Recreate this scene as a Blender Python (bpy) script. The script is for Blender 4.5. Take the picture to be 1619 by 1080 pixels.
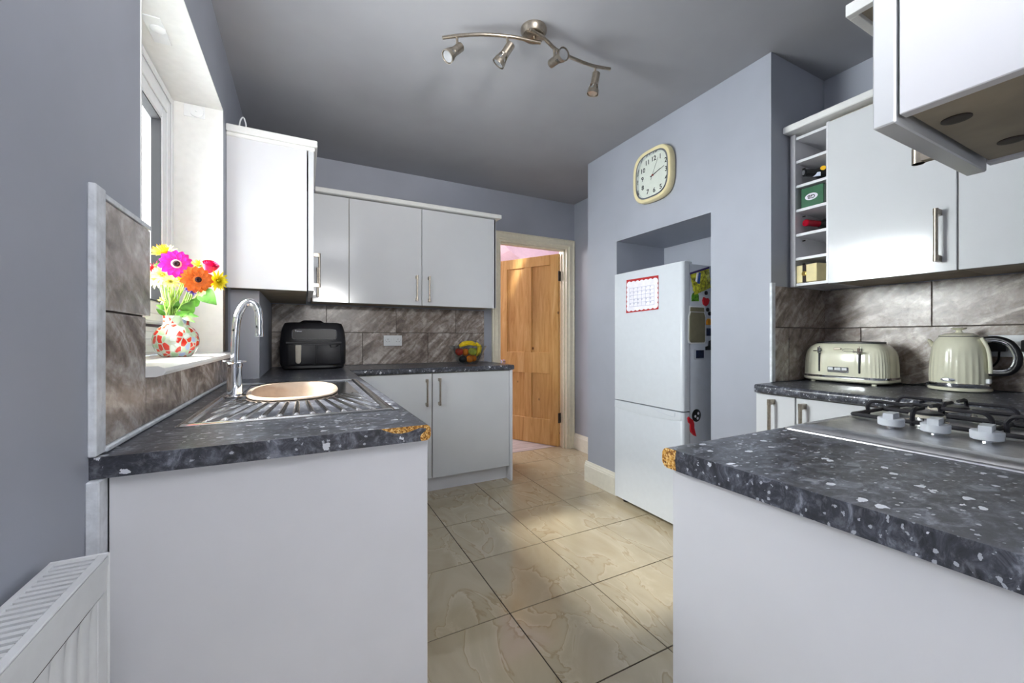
import bpy, bmesh, math, random
from mathutils import Vector, Matrix
random.seed(7)
PI = math.pi
SC = bpy.context.scene
for o in list(bpy.data.objects): bpy.data.objects.remove(o)

# ------------------------------------------------------------------ camera
cam_d = bpy.data.cameras.new('camera'); cam = bpy.data.objects.new('camera', cam_d)
SC.collection.objects.link(cam)
cam_d.sensor_fit = 'HORIZONTAL'; cam_d.sensor_width = 36.0
cam_d.lens = 36.0 * 637.07 / 1619.0
cam_d.shift_y = -5.0 / 1619.0
cam_d.clip_start = 0.02
cam.location = (0, 0, 1.12)
cam.rotation_euler = (PI/2, 0, -math.atan2(328.5, 637.07))
SC.camera = cam

# ------------------------------------------------------------------ world, daylight, added fill lamps
W = bpy.data.worlds.new('sky'); SC.world = W; W.use_nodes = True
bgn = W.node_tree.nodes['Background']
bgn.inputs[0].default_value = (0.90, 0.95, 1.0, 1); bgn.inputs[1].default_value = 5.0

def area(name, loc, direction, sx, sy, power, color=(1, 1, 1)):
    d = bpy.data.lights.new(name, 'AREA'); d.shape = 'RECTANGLE'; d.size = sx; d.size_y = sy
    d.energy = power; d.color = color
    o = bpy.data.objects.new(name, d); SC.collection.objects.link(o)
    o.location = loc; o.rotation_euler = Vector(direction).to_track_quat('-Z', 'Y').to_euler()
    return o
area('bounce_fill', (.35, -.75, 1.75), (.3, .35, 1), .5, .5, 92, (1, .985, .96))  # added fill behind the camera, aimed up to lift the ambient light
area('sky_gap_light', (-3.30, 1.90, 5.20), (4.36, 0, -5.20), .26, 2.4, 1500, (1, .95, .87))
kw = area('kitchen_window_light', (-.66, 1.74, 1.62), (1, -.28, -.12), .9, .9, 36, (.97, .99, 1)); kw.data.spread = math.radians(115)
area('hall_fill_light', (1.3, 5.2, 2.2), (0.75, -0.9, -1.2), .9, .9, 40, (1, .97, .93))  # added lamp in the closed hall, brightens the doorway and floor there
LXW = -.335
for nm, loc, d_, sx_, sy_ in (('kitchen_window_portal', (-.60, 1.74, 1.60), (1, 0, 0), 1.15, 1.1), ('dining_side_portal', (LXW-.1, -1.7, 1.5), (1, 0, 0), 1.4, 1.2), ('dining_rear_portal', (.9, -3.22, 1.55), (0, 1, 0), 1.2, .9)):  # dining portals sit in unseen openings added and sized for their light
    p_ = area(nm, loc, d_, sx_, sy_, 1); p_.data.cycles.is_portal = True

SC.view_settings.view_transform = 'Standard'; SC.view_settings.look = 'None'
SC.view_settings.gamma = 1.0; SC.view_settings.use_curve_mapping = False
SC.view_settings.exposure = 0.38

# ------------------------------------------------------------------ materials
def lin(c):
    return tuple(((v/255)/12.92 if v/255 <= .04045 else ((v/255+.055)/1.055)**2.4) for v in c) + (1,)
class NT:
    def __init__(s, name):
        s.m = bpy.data.materials.new(name); s.m.use_nodes = True
        s.t = s.m.node_tree; s.b = s.t.nodes['Principled BSDF']
    def n(s, typ, **kw):
        nd = s.t.nodes.new(typ)
        for k, v in kw.items():
            if k.startswith('i_'): 
                key = k[2:]
                nd.inputs[int(key) if key.isdigit() else key].default_value = v
            else: setattr(nd, k, v)
        return nd
    def l(s, a, b): s.t.links.new(a, b)
    def coords(s, scale=(1, 1, 1), rnd=False, rot=(0, 0, 0)):
        tc = s.n('ShaderNodeTexCoord'); mp = s.n('ShaderNodeMapping')
        mp.inputs['Scale'].default_value = scale; mp.inputs['Rotation'].default_value = rot
        s.l(tc.outputs['Object'], mp.inputs['Vector'])
        out = mp.outputs[0]
        if rnd:
            oi = s.n('ShaderNodeObjectInfo'); mu = s.n('ShaderNodeVectorMath', operation='SCALE')
            cx = s.n('ShaderNodeCombineXYZ'); s.l(oi.outputs['Random'], cx.inputs[0]); s.l(oi.outputs['Random'], cx.inputs[2]); s.l(oi.outputs['Random'], cx.inputs[1])
            s.l(cx.outputs[0], mu.inputs[0]); mu.inputs['Scale'].default_value = 37.0
            ad = s.n('ShaderNodeVectorMath', operation='ADD'); s.l(out, ad.inputs[0]); s.l(mu.outputs[0], ad.inputs[1]); out = ad.outputs[0]
        return out
    def noise(s, vec, scale, detail=4, rough=.55, dist=0.0):
        nd = s.n('ShaderNodeTexNoise'); s.l(vec, nd.inputs['Vector'])
        nd.inputs['Scale'].default_value = scale; nd.inputs['Detail'].default_value = detail
        nd.inputs['Roughness'].default_value = rough; nd.inputs['Distortion'].default_value = dist
        return nd.outputs['Fac']
    def ramp(s, fac, stops, interp='LINEAR'):
        r = s.n('ShaderNodeValToRGB'); s.l(fac, r.inputs[0]); cr = r.color_ramp; cr.interpolation = interp
        while len(cr.elements) > 1: cr.elements.remove(cr.elements[-1])
        cr.elements[0].position = stops[0][0]; cr.elements[0].color = lin(stops[0][1]) if len(stops[0][1]) == 3 else stops[0][1]
        for p, c in stops[1:]:
            e = cr.elements.new(p); e.color = lin(c) if len(c) == 3 else c
        return r.outputs[0]
    def mix(s, fac, a, b, mode='MIX'):
        m = s.n('ShaderNodeMix', data_type='RGBA', blend_type=mode)
        if hasattr(fac, 'links') or hasattr(fac, 'is_linked'): s.l(fac, m.inputs[0])
        else: m.inputs[0].default_value = fac
        for v, k in ((a, 6), (b, 7)):
            if isinstance(v, tuple): m.inputs[k].default_value = lin(v) if len(v) == 3 else v
            else: s.l(v, m.inputs[k])
        return m.outputs[2]
    def bump(s, h, strength=.2, dist=.002):
        b = s.n('ShaderNodeBump'); b.inputs['Strength'].default_value = strength; b.inputs['Distance'].default_value = dist
        s.l(h, b.inputs['Height']); s.l(b.outputs[0], s.b.inputs['Normal'])
    def col(s, c): s.l(c, s.b.inputs['Base Color'])
def plain(name, c, rough=.5, metal=0.0, coat=0.0, var=0.03, nscale=30, bump=0.0, spec=.5, trans=0.0, ior=1.45, alpha=1):
    t = NT(name); t.b.inputs['Roughness'].default_value = rough; t.b.inputs['Metallic'].default_value = metal
    t.b.inputs['Coat Weight'].default_value = coat; t.b.inputs['Coat Roughness'].default_value = .05
    t.b.inputs['Specular IOR Level'].default_value = spec
    t.b.inputs['Transmission Weight'].default_value = trans; t.b.inputs['IOR'].default_value = ior
    f = t.noise(t.coords(), nscale, 3)
    dk = tuple(max(0, v*(1-var*1.6)) for v in c); lt = tuple(min(255, v*(1+var)) for v in c)
    t.col(t.ramp(f, [(.3, dk), (.7, lt)]))
    if bump: t.bump(t.noise(t.coords(), nscale*6, 3), bump, .001)
    return t.m
M = {}
M['wall'] = plain('blue_grey_paint', (166, 170, 181), .55, var=.015, nscale=3, bump=.08)
M['ceiling'] = plain('ceiling_grey_paint', (158, 159, 164), .7, var=.015, nscale=3, bump=.05)
M['pink'] = plain('pink_paint', (196, 168, 178), .6, var=.02)
M['white_paint'] = plain('white_paint', (236, 236, 234), .35, var=.01)
M['upvc'] = plain('white_upvc', (240, 242, 244), .25, var=.008)
M['cream_gloss'] = plain('cream_gloss_paint', (240, 233, 210), .28, var=.015)
M['skirt'] = plain('skirting_paint', (236, 232, 218), .3, var=.012)
M['gloss'] = plain('white_gloss_door', (214, 216, 219), .14, coat=.2, var=.006, nscale=5)
M['panel'] = plain('white_melamine', (222, 222, 226), .33, var=.008, nscale=5)
M['carcass'] = plain('carcass_melamine', (205, 200, 190), .45, var=.03, nscale=8)
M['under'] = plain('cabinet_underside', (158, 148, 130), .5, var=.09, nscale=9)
M['caulk'] = plain('white_sealant', (222, 226, 232), .4, var=.05, nscale=40, bump=.5)
M['nickel'] = plain('brushed_nickel', (176, 166, 152), .3, 1.0, var=.05, nscale=90)
M['chrome'] = plain('chrome', (228, 230, 234), .05, 1.0, var=.005)
M['hob_steel'] = plain('hob_brushed_steel', (216, 216, 218), .30, 1.0, var=.03, nscale=60)
M['steel'] = plain('stainless_steel', (228, 229, 231), .16, 1.0, var=.03, nscale=60)
M['black'] = plain('black_plastic', (22, 22, 26), .35, var=.1)
M['gasket'] = plain('black_gasket', (35, 35, 38), .6)
M['iron'] = plain('cast_iron', (36, 35, 40), .4, var=.15, bump=.3)
M['knob'] = plain('grey_plastic_knob', (212, 216, 222), .35)
M['radiator'] = plain('radiator_enamel', (226, 228, 229), .3, var=.01)
M['fridge'] = plain('fridge_white', (206, 211, 217), .28, var=.006)
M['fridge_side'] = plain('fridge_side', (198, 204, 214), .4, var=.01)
M['cream'] = plain('cream_enamel', (232, 230, 206), .16, coat=.4, var=.01)
M['clock'] = plain('clock_cream', (228, 216, 172), .3, var=.015)
M['clockface'] = plain('clock_face', (240, 240, 232), .5, var=.01)
M['ink'] = plain('black_ink', (22, 22, 26), .5)
M['inkblue'] = plain('faded_ink', (110, 118, 160), .7)
M['red'] = plain('red_plastic', (205, 30, 45), .4)
M['redfoil'] = plain('red_foil', (200, 20, 50), .25, .4)
M['darkred'] = plain('calendar_red', (170, 34, 34), .6, var=.08)
M['paper'] = plain('white_paper', (232, 230, 240), .8, var=.02)
M['green_box'] = plain('green_card', (28, 92, 58), .4, var=.05)
M['dkgreen'] = plain('dark_green_edge', (14, 42, 30), .5)
M['cream_card'] = plain('cream_card', (232, 218, 168), .6, var=.02)
M['ribbon'] = plain('dark_ribbon', (52, 42, 40), .4)
M['gold'] = plain('gold_seal', (190, 160, 90), .3, .8)
M['winegl'] = plain('dark_bottle_glass', (16, 18, 18), .08, coat=.6)
M['yellow'] = plain('yellow_label', (245, 190, 30), .5)
M['labelw'] = plain('pale_label', (200, 208, 225), .5)
M['fryer'] = plain('fryer_black', (30, 30, 35), .42, var=.08, bump=.1)
M['fryer_gloss'] = plain('fryer_display', (14, 14, 18), .3, spec=.3)
M['fryer_trim'] = plain('fryer_grey_trim', (150, 150, 155), .3, .6)
M['beige'] = plain('beige_handle', (206, 200, 184), .35)
M['basin'] = plain('beige_basin', (184, 166, 150), .4, var=.02)
M['hinge'] = plain('dark_hinge', (80, 72, 66), .4, .7)
M['leaf'] = plain('leaf_green', (92, 148, 52), .5, var=.2, nscale=25)
M['stem'] = plain('stem_green', (142, 178, 84), .5, var=.15)
M['magenta'] = plain('magenta_petal', (225, 15, 160), .5, var=.12, nscale=50)
M['orange_p'] = plain('orange_petal', (248, 112, 30), .5, var=.1, nscale=50)
M['yellow_p'] = plain('yellow_petal', (252, 226, 40), .5, var=.08, nscale=50)
M['lemon_p'] = plain('lemon_petal', (250, 244, 150), .5, var=.06, nscale=50)
M['gold_p'] = plain('golden_petal', (252, 205, 60), .5, var=.1, nscale=50)
M['lime_p'] = plain('lime_petal', (196, 214, 60), .5, var=.1, nscale=50)
M['red_p'] = plain('red_petal', (212, 24, 50), .5, var=.15, nscale=50)
M['rose_p'] = plain('rose_petal', (205, 20, 90), .5, var=.15, nscale=40)
M['purple_p'] = plain('purple_petal', (100, 80, 170), .5, var=.15, nscale=40)
M['centre'] = plain('flower_centre', (46, 20, 26), .8, var=.3, nscale=200)
M['pinkring'] = plain('pale_pink_ring', (238, 190, 190), .7)
M['banana'] = plain('banana_skin', (238, 204, 30), .45, var=.08, nscale=30)
M['apple_r'] = plain('red_apple_skin', (196, 50, 24), .25, var=.25, nscale=25)
M['apple_g'] = plain('green_apple_skin', (182, 192, 70), .25, var=.2, nscale=18)
M['orange_f'] = plain('orange_skin', (240, 136, 30), .4, var=.06, bump=.5)
M['avocado'] = plain('avocado_skin', (30, 32, 34), .5, bump=.6)
M['pinkcarpet'] = plain('hall', (205, 196, 198), .6)
M['cableb'] = plain('black_cable', (20, 20, 20), .5)
M['foil'] = plain('crisp_packet', (215, 200, 60), .3, .2, var=.35, nscale=55)
M['blueprint'] = plain('blue_print', (50, 90, 170), .4)
M['khaki'] = plain('khaki_board', (138, 132, 106), .6)
M['orange_pl'] = plain('orange_plastic', (240, 160, 30), .4)
M['navy'] = plain('navy_print', (20, 34, 64), .3, var=.4, nscale=80)
M['greenmag'] = plain('green_print', (90, 150, 40), .4, var=.4, nscale=60)
M['bulb'] = plain('bulb_lens', (190, 192, 194), .15, .7)

def glassmat(name, color=(1, 1, 1, 1), rough=0.0):
    t = NT(name); t.t.nodes.remove(t.b)
    out = [n for n in t.t.nodes if n.type == 'OUTPUT_MATERIAL'][0]
    g = t.n('ShaderNodeBsdfGlossy'); g.inputs['Roughness'].default_value = rough
    tr = t.n('ShaderNodeBsdfTransparent'); tr.inputs[0].default_value = color
    lw = t.n('ShaderNodeLayerWeight'); lw.inputs[0].default_value = .5
    pw_ = t.n('ShaderNodeMath', operation='POWER'); t.l(lw.outputs['Facing'], pw_.inputs[0]); pw_.inputs[1].default_value = 4.0
    fr = t.n('ShaderNodeMath', operation='MULTIPLY_ADD'); t.l(pw_.outputs[0], fr.inputs[0]); fr.inputs[1].default_value = .9; fr.inputs[2].default_value = .045
    mx = t.n('ShaderNodeMixShader'); t.l(fr.outputs[0], mx.inputs[0]); t.l(tr.outputs[0], mx.inputs[1]); t.l(g.outputs[0], mx.inputs[2])
    t.l(mx.outputs[0], out.inputs[0]); return t.m
M['glass'] = glassmat('window_glass', (.97, .985, .98, 1))
M['bowlglass'] = glassmat('bowl_glass', (.88, .9, .9, 1), .02)

def worktop_mat():
    t = NT('slate_laminate'); t.b.inputs['Roughness'].default_value = .3
    v = t.coords((1, .7, 1)); vb = t.coords((1, 1, 1))
    n1 = t.noise(t.coords((1, 1.5, 1)), 24, 9, .72, .9); n2 = t.noise(t.coords((1, 1.6, 1)), 60, 5, .65, .5)
    base = t.ramp(n1, [(.34, (38, 39, 45)), (.48, (58, 60, 68)), (.56, (84, 87, 97)), (.63, (126, 129, 140)), (.72, (158, 161, 170))])
    base = t.mix(t.ramp(n2, [(.52, (0, 0, 0)), (.68, (150, 150, 150))]), base, (150, 153, 163))
    def flecks(scale, th, r, w):
        vo = t.n('ShaderNodeTexVoronoi'); t.l(w, vo.inputs['Vector']); vo.inputs['Scale'].default_value = scale
        s = t.n('ShaderNodeSeparateColor'); t.l(vo.outputs['Color'], s.inputs[0])
        nn = t.noise(vb, scale*2.4, 3); 
        md = t.n('ShaderNodeMath', operation='MULTIPLY_ADD'); t.l(nn, md.inputs[0]); md.inputs[1].default_value = .9; t.l(vo.outputs['Distance'], md.inputs[2])
        a = t.n('ShaderNodeMath', operation='LESS_THAN'); t.l(md.outputs[0], a.inputs[0]); a.inputs[1].default_value = r
        b = t.n('ShaderNodeMath', operation='LESS_THAN'); t.l(s.outputs[0], b.inputs[0]); b.inputs[1].default_value = th
        c = t.n('ShaderNodeMath', operation='MULTIPLY'); t.l(a.outputs[0], c.inputs[0]); t.l(b.outputs[0], c.inputs[1])
        return c.outputs[0]
    f1 = flecks(30, .32, .66, t.coords((1, 1.7, 1))); f2 = flecks(80, .34, .68, t.coords((1, 1.5, 1)))
    base = t.mix(f2, base, (170, 173, 182)); base = t.mix(f1, base, (214, 217, 224))
    t.col(base)
    return t.m
M['worktop'] = worktop_mat()
def chipboard():
    t = NT('chipboard'); t.b.inputs['Roughness'].default_value = .8
    v = t.coords((1, 1, 1)); vo = t.n('ShaderNodeTexVoronoi'); t.l(v, vo.inputs['Vector']); vo.inputs['Scale'].default_value = 340
    s = t.n('ShaderNodeSeparateColor'); t.l(vo.outputs['Color'], s.inputs[0])
    t.col(t.ramp(s.outputs[0], [(0, (110, 66, 24)), (.3, (176, 118, 44)), (.6, (214, 160, 74)), (1, (240, 206, 140))]))
    t.bump(s.outputs[1], .6, .002); return t.m
M['chip'] = chipboard()
def stone_tile():
    t = NT('stone_tile'); t.b.inputs['Roughness'].default_value = .27
    v = t.coords((1, 1, 1), True); vs = t.coords((1.0, 1.0, 1.0), True, (.5, .7, .4))
    mp = t.n('ShaderNodeMapping'); t.l(vs, mp.inputs[0]); mp.inputs['Scale'].default_value = (1.6, 1.6, 7.5)
    a = t.noise(mp.outputs[0], 1.7, 8, .62, 1.5); b = t.noise(v, 26, 6, .7, .5)
    mu = t.n('ShaderNodeMath', operation='MULTIPLY_ADD'); t.l(b, mu.inputs[0]); mu.inputs[1].default_value = .62; t.l(a, mu.inputs[2])
    c = t.ramp(mu.outputs[0], [(.60, (100, 88, 80)), (.74, (134, 121, 112)), (.83, (158, 146, 137)), (.92, (186, 176, 167)), (1.0, (212, 204, 197))])
    t.col(c); t.bump(mu.outputs[0], .25, .004)
    return t.m
M['tile'] = stone_tile()
M['grout'] = plain('dark_grout', (84, 76, 70), .8)
def floor_tile():
    t = NT('polished_cream_tile'); t.b.inputs['Roughness'].default_value = .09; t.b.inputs['Coat Weight'].default_value = .3
    v = t.coords((1, 1, 1), True); mp = t.n('ShaderNodeMapping'); t.l(v, mp.inputs[0]); mp.inputs['Scale'].default_value = (2.4, .9, 1); mp.inputs['Rotation'].default_value = (0, 0, .35)
    w = t.noise(mp.outputs[0], 1.9, 5, .5, 1.1); w2 = t.noise(v, 5.5, 4, .5, .4)
    vein = t.ramp(w, [(.30, (184, 170, 144)), (.44, (192, 179, 153)), (.488, (189, 175, 148)), (.499, (172, 154, 124)), (.508, (200, 188, 163)), (.54, (192, 179, 153)), (.7, (182, 168, 141))])
    vein = t.mix(t.ramp(w2, [(.35, (0, 0, 0)), (.7, (60, 60, 60))]), vein, (210, 199, 176))
    t.col(vein); return t.m
M['floor_tile'] = floor_tile()
M['floor_grout'] = plain('floor_grout', (34, 24, 20), .9)
def pine():
    t = NT('waxed_pine'); t.b.inputs['Roughness'].default_value = .38
    v = t.coords((9, 9, .8), True)
    g = t.noise(v, 2.6, 9, .66, .8)
    c = t.ramp(g, [(.3, (192, 140, 74)), (.45, (214, 166, 98)), (.6, (226, 184, 118)), (.75, (236, 202, 144))])
    vo = t.n('ShaderNodeTexVoronoi'); t.l(t.coords((1, 1, .7), True), vo.inputs['Vector']); vo.inputs['Scale'].default_value = 7.5
    s = t.n('ShaderNodeSeparateColor'); t.l(vo.outputs['Color'], s.inputs[0])
    k = t.ramp(vo.outputs['Distance'], [(.05, (255, 255, 255)), (.11, (0, 0, 0))])
    cc = t.n('ShaderNodeMath', operation='LESS_THAN'); t.l(s.outputs[0], cc.inputs[0]); cc.inputs[1].default_value = .45
    mm = t.n('ShaderNodeMath', operation='MULTIPLY'); t.l(k, mm.inputs[0]); t.l(cc.outputs[0], mm.inputs[1])
    t.col(t.mix(mm.outputs[0], c, (96, 50, 22))); t.bump(g, .1, .002); return t.m
M['pine'] = pine()
def plank():
    t = NT('grey_plank'); v = t.coords((2, 22, 1), True); g = t.noise(v, 2, 5, .6, .4)
    t.col(t.ramp(g, [(.3, (168, 156, 158)), (.7, (214, 204, 206))])); t.b.inputs['Roughness'].default_value = .4; return t.m
M['plank'] = plank()
def vase_mat():
    t = NT('speckled_art_glass'); t.b.inputs['Roughness'].default_value = .06; t.b.inputs['Coat Weight'].default_value = .6
    v = t.coords((1, 1, .72))
    vo = t.n('ShaderNodeTexVoronoi'); t.l(v, vo.inputs['Vector']); vo.inputs['Scale'].default_value = 62; vo.inputs['Randomness'].default_value = .9
    s = t.n('ShaderNodeSeparateColor'); t.l(vo.outputs['Color'], s.inputs[0])
    c = t.ramp(s.outputs[0], [(0, (222, 52, 34)), (.24, (176, 206, 160)), (.46, (232, 240, 232)), (.60, (176, 192, 226)), (.72, (206, 226, 190)), (.84, (226, 70, 40)), (.93, (238, 244, 240))], 'CONSTANT')
    vo2 = t.n('ShaderNodeTexVoronoi', feature='DISTANCE_TO_EDGE'); t.l(v, vo2.inputs['Vector']); vo2.inputs['Scale'].default_value = 62; vo2.inputs['Randomness'].default_value = .9
    e = t.ramp(vo2.outputs['Distance'], [(.0, (0, 0, 0)), (.06, (0, 0, 0)), (.10, (255, 255, 255))])
    t.col(t.mix(e, (206, 214, 196), c)); return t.m
M['vase'] = vase_mat()

# ------------------------------------------------------------------ geometry helpers
COL = SC.collection
def wloc(o):
    v = Vector((0, 0, 0))
    while o is not None: v += o.location; o = o.parent
    return v
def B(): return bmesh.new()
def box(bm, a, b, bev=0.0, seg=1, mi=0):
    x0, y0, z0 = [min(p, q) for p, q in zip(a, b)]; x1, y1, z1 = [max(p, q) for p, q in zip(a, b)]
    vs = [bm.verts.new(p) for p in ((x0, y0, z0), (x1, y0, z0), (x1, y1, z0), (x0, y1, z0), (x0, y0, z1), (x1, y0, z1), (x1, y1, z1), (x0, y1, z1))]
    fs = [bm.faces.new([vs[i] for i in f]) for f in ((0, 3, 2, 1), (4, 5, 6, 7), (0, 1, 5, 4), (1, 2, 6, 5), (2, 3, 7, 6), (3, 0, 4, 7))]
    for f in fs: f.material_index = mi
    if bev:
        es = list({e for f in fs for e in f.edges})
        r = bmesh.ops.bevel(bm, geom=es, offset=bev, segments=seg, profile=.5, affect='EDGES')
        for f in r['faces']: f.material_index = mi
    return bm
def prism(bm, pts, vec, mi=0):
    v0 = [bm.verts.new(p) for p in pts]; v1 = [bm.verts.new(Vector(p)+Vector(vec)) for p in pts]
    n = len(pts)
    fs = [bm.faces.new(v0), bm.faces.new(v1[::-1])] + [bm.faces.new((v0[i], v1[i], v1[(i+1) % n], v0[(i+1) % n])) for i in range(n)]
    for f in fs: f.material_index = mi
    bmesh.ops.recalc_face_normals(bm, faces=fs); return bm
def loft(bm, loops, closed=True, cap=True, mi=0):
    rows = [[bm.verts.new(p) for p in L] for L in loops]; n = len(rows[0]); fs = []
    for a, b in zip(rows, rows[1:]):
        for i in range(n if closed else n-1):
            fs.append(bm.faces.new((a[i], a[(i+1) % n], b[(i+1) % n], b[i])))
    if cap and closed: fs += [bm.faces.new(rows[0][::-1]), bm.faces.new(rows[-1])]
    for f in fs: f.material_index = mi
    bmesh.ops.recalc_face_normals(bm, faces=fs); return bm
def frame_of(d):
    d = Vector(d).normalized(); u = d.cross(Vector((0, 0, 1)))
    if u.length < 1e-4: u = Vector((1, 0, 0))
    u.normalize(); return d, u, d.cross(u).normalized()
def lathe(bm, prof, c=(0, 0, 0), d=(0, 0, 1), seg=24, rip=None, cap=True, mi=0):
    d, u, w = frame_of(d); c = Vector(c); loops = []
    for k, (r, h) in enumerate(prof):
        L = []
        for i in range(seg):
            a = 2*PI*i/seg; rr = r*(rip(a, h) if rip else 1)
            L.append(c + d*h + (u*math.cos(a)+w*math.sin(a))*max(rr, 1e-5))
        loops.append(L)
    return loft(bm, loops, True, cap, mi)
def tube(bm, pts, r, seg=10, mi=0):
    pts = [Vector(p) for p in pts]; loops = []; u = None
    for i, p in enumerate(pts):
        d = (pts[min(i+1, len(pts)-1)]-pts[max(i-1, 0)]).normalized()
        if u is None: _, u, _w = frame_of(d)
        u = (u - d*u.dot(d)).normalized(); w = d.cross(u)
        rr = r[i] if isinstance(r, (list, tuple)) else r
        loops.append([p+(u*math.cos(2*PI*k/seg)+w*math.sin(2*PI*k/seg))*rr for k in range(seg)])
    return loft(bm, loops, True, True, mi)
def sphere(bm, c, r, sc=(1, 1, 1), seg=14, mi=0):
    prof = []
    rows = []
    n = seg//2+2
    for i in range(n+1):
        t = PI*i/n; rows.append([Vector(c)+Vector((math.sin(t)*math.cos(2*PI*k/seg)*r*sc[0], math.sin(t)*math.sin(2*PI*k/seg)*r*sc[1], -math.cos(t)*r*sc[2])) for k in range(seg)])
    loft(bm, rows, True, False, mi); bmesh.ops.remove_doubles(bm, verts=bm.verts, dist=1e-6); return bm
def sq(cx, cy, hx, hy, n=40, p=4.0):
    out = []
    for i in range(n):
        a = 2*PI*i/n; ca, sa = math.cos(a), math.sin(a)
        out.append((cx+hx*math.copysign(abs(ca)**(2/p), ca), cy+hy*math.copysign(abs(sa)**(2/p), sa)))
    return out
def smooth_path(pts, n=8):
    P = [Vector(p) for p in pts]; P = [P[0]*2-P[1]]+P+[P[-1]*2-P[-2]]; out = []
    for i in range(1, len(P)-2):
        for k in range(n):
            t = k/n; a, b, c, d = P[i-1:i+3]
            out.append(.5*((2*b)+(c-a)*t+(2*a-5*b+4*c-d)*t*t+(3*b-a-3*c+d)*t**3))
    out.append(P[-2]); return out
def obj(name, bm, mats, parent=None, smooth=False, shift=True):
    me = bpy.data.meshes.new(name)
    if parent is not None and shift: bmesh.ops.translate(bm, verts=bm.verts, vec=-wloc(parent))
    bm.to_mesh(me); bm.free()
    for m in (mats if isinstance(mats, (list, tuple)) else [mats]): me.materials.append(M[m] if isinstance(m, str) else m)
    if smooth:
        me.polygons.foreach_set('use_smooth', [True]*len(me.polygons)); me.set_sharp_from_angle(angle=math.radians(38))
    o = bpy.data.objects.new(name, me); COL.objects.link(o)
    if parent is not None: o.parent = parent
    return o
def center(o):
    """move a top-level mesh's origin to the centre of its base"""
    vs = o.data.vertices; lo = [min(v.co[i] for v in vs) for i in range(3)]; hi = [max(v.co[i] for v in vs) for i in range(3)]
    c = Vector(((lo[0]+hi[0])/2, (lo[1]+hi[1])/2, lo[2])); o.data.transform(Matrix.Translation(-c)); o.location = c; return o
def tag(o, label, cat, group=None, kind=None):
    o['label'] = label; o['category'] = cat
    if group: o['group'] = group
    if kind: o['kind'] = kind
    return o
def thing(name, label, cat, loc=(0, 0, 0), group=None):
    o = bpy.data.objects.new(name, None); o.empty_display_size = .05; COL.objects.link(o); o.location = loc
    return tag(o, label, cat, group)
def struct(name, bm=None, m=None, label=None, parent=None):
    if bm is None:
        o = bpy.data.objects.new(name, None); o.empty_display_size = .05; COL.objects.link(o)
    else: o = obj(name, bm, m, parent)
    if parent is None: o['kind'] = 'structure'
    if label: o['label'] = label
    return o
def copy_tree(o, parent=None):
    c = o.copy(); COL.objects.link(c); c.parent = parent
    for ch in [x for x in bpy.data.objects if x.parent == o]: copy_tree(ch, c)
    return c
def text_bm(s, size, mat4, extrude=.0004, align='CENTER'):
    cu = bpy.data.curves.new('t', 'FONT'); cu.body = s; cu.size = size; cu.extrude = extrude; cu.offset = size*.018; cu.align_x = align; cu.align_y = 'CENTER'; cu.resolution_u = 3
    o = bpy.data.objects.new('t', cu); COL.objects.link(o); bpy.context.view_layer.update()
    me = bpy.data.meshes.new_from_object(o.evaluated_get(bpy.context.evaluated_depsgraph_get()))
    bm = B(); bm.from_mesh(me); bpy.data.objects.remove(o); bpy.data.curves.remove(cu); bpy.data.meshes.remove(me)
    bmesh.ops.transform(bm, matrix=mat4, verts=bm.verts); return bm
def basis(origin, right, up):
    r = Vector(right).normalized(); u = Vector(up).normalized(); n = r.cross(u)
    return Matrix(((r.x, u.x, n.x, origin[0]), (r.y, u.y, n.y, origin[1]), (r.z, u.z, n.z, origin[2]), (0, 0, 0, 1)))
def merge(bm, other):
    me = bpy.data.meshes.new('tmp'); other.to_mesh(me); other.free(); bm.from_mesh(me); bpy.data.meshes.remove(me); return bm
def handle(parent, x, y, z0, z1, ox, oy, name='handle'):
    """bar handle standing off a door face, pointing along (ox, oy)"""
    bm = B(); r = .0068; s = .036
    cx, cy = x+ox*s, y+oy*s
    lathe(bm, [(r, 0), (r, z1-z0)], (cx, cy, z0), seg=12)
    for zc in (z0+.012, z1-.012):
        lathe(bm, [(r*1.16, -.012), (r*1.16, .012)], (cx, cy, zc), seg=12)
        px, py = abs(oy)*.0065, abs(ox)*.0065
        box(bm, (x-px, y-py, zc-.011), (cx+px, cy+py, zc+.011), .001)
    return obj(name, bm, 'nickel', parent, True)

# ------------------------------------------------------------------ room shell
LX, RX, BY, NY, CH = -.335, 2.46, 3.38, -.04, 2.49
DY = -3.2
# floor: dark grout bed with each polished tile on it
fl = struct('floor', box(B(), (LX-.3, DY-.1, -.08), (RX+.14, BY+.12, -.003)), 'floor_grout')
full = None; xs = [.745+.4245*k for k in range(-3, 6)]; ys = [1.038+.4247*k for k in range(-4, 7)]
for i, x in enumerate(xs):
    for j, y in enumerate(ys):
        x0, x1 = max(x, LX), min(x+.4245, RX); y0, y1 = y, min(y+.4247, BY+.12)
        if x1-x0 < .02 or y1-y0 < .02: continue
        g = .0024
        if x1-x0 > .42 and y1-y0 > .42:
            if full is None:
                full = obj('tile', box(B(), (g, g, -.006), (.4245-g, .4247-g, 0), .0005), 'floor_tile', fl); full.location = (x, y, 0); continue
            o = full.copy(); COL.objects.link(o); o.location = (x, y, 0)
        else:
            o = obj('tile', box(B(), (g, g, -.006), (x1-x0-g, y1-y0-g, 0), .0005), 'floor_tile', fl, shift=False); o.location = (x0, y0, 0)
struct('floor_1', box(B(), (LX, DY, -.0029), (RX+.14, ys[0]-.002, -.0002)), 'floor_tile')
struct('ceiling', box(B(), (LX-.3, DY-.1, CH), (RX+.14, BY+.12, CH+.1)), 'ceiling')
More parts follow.
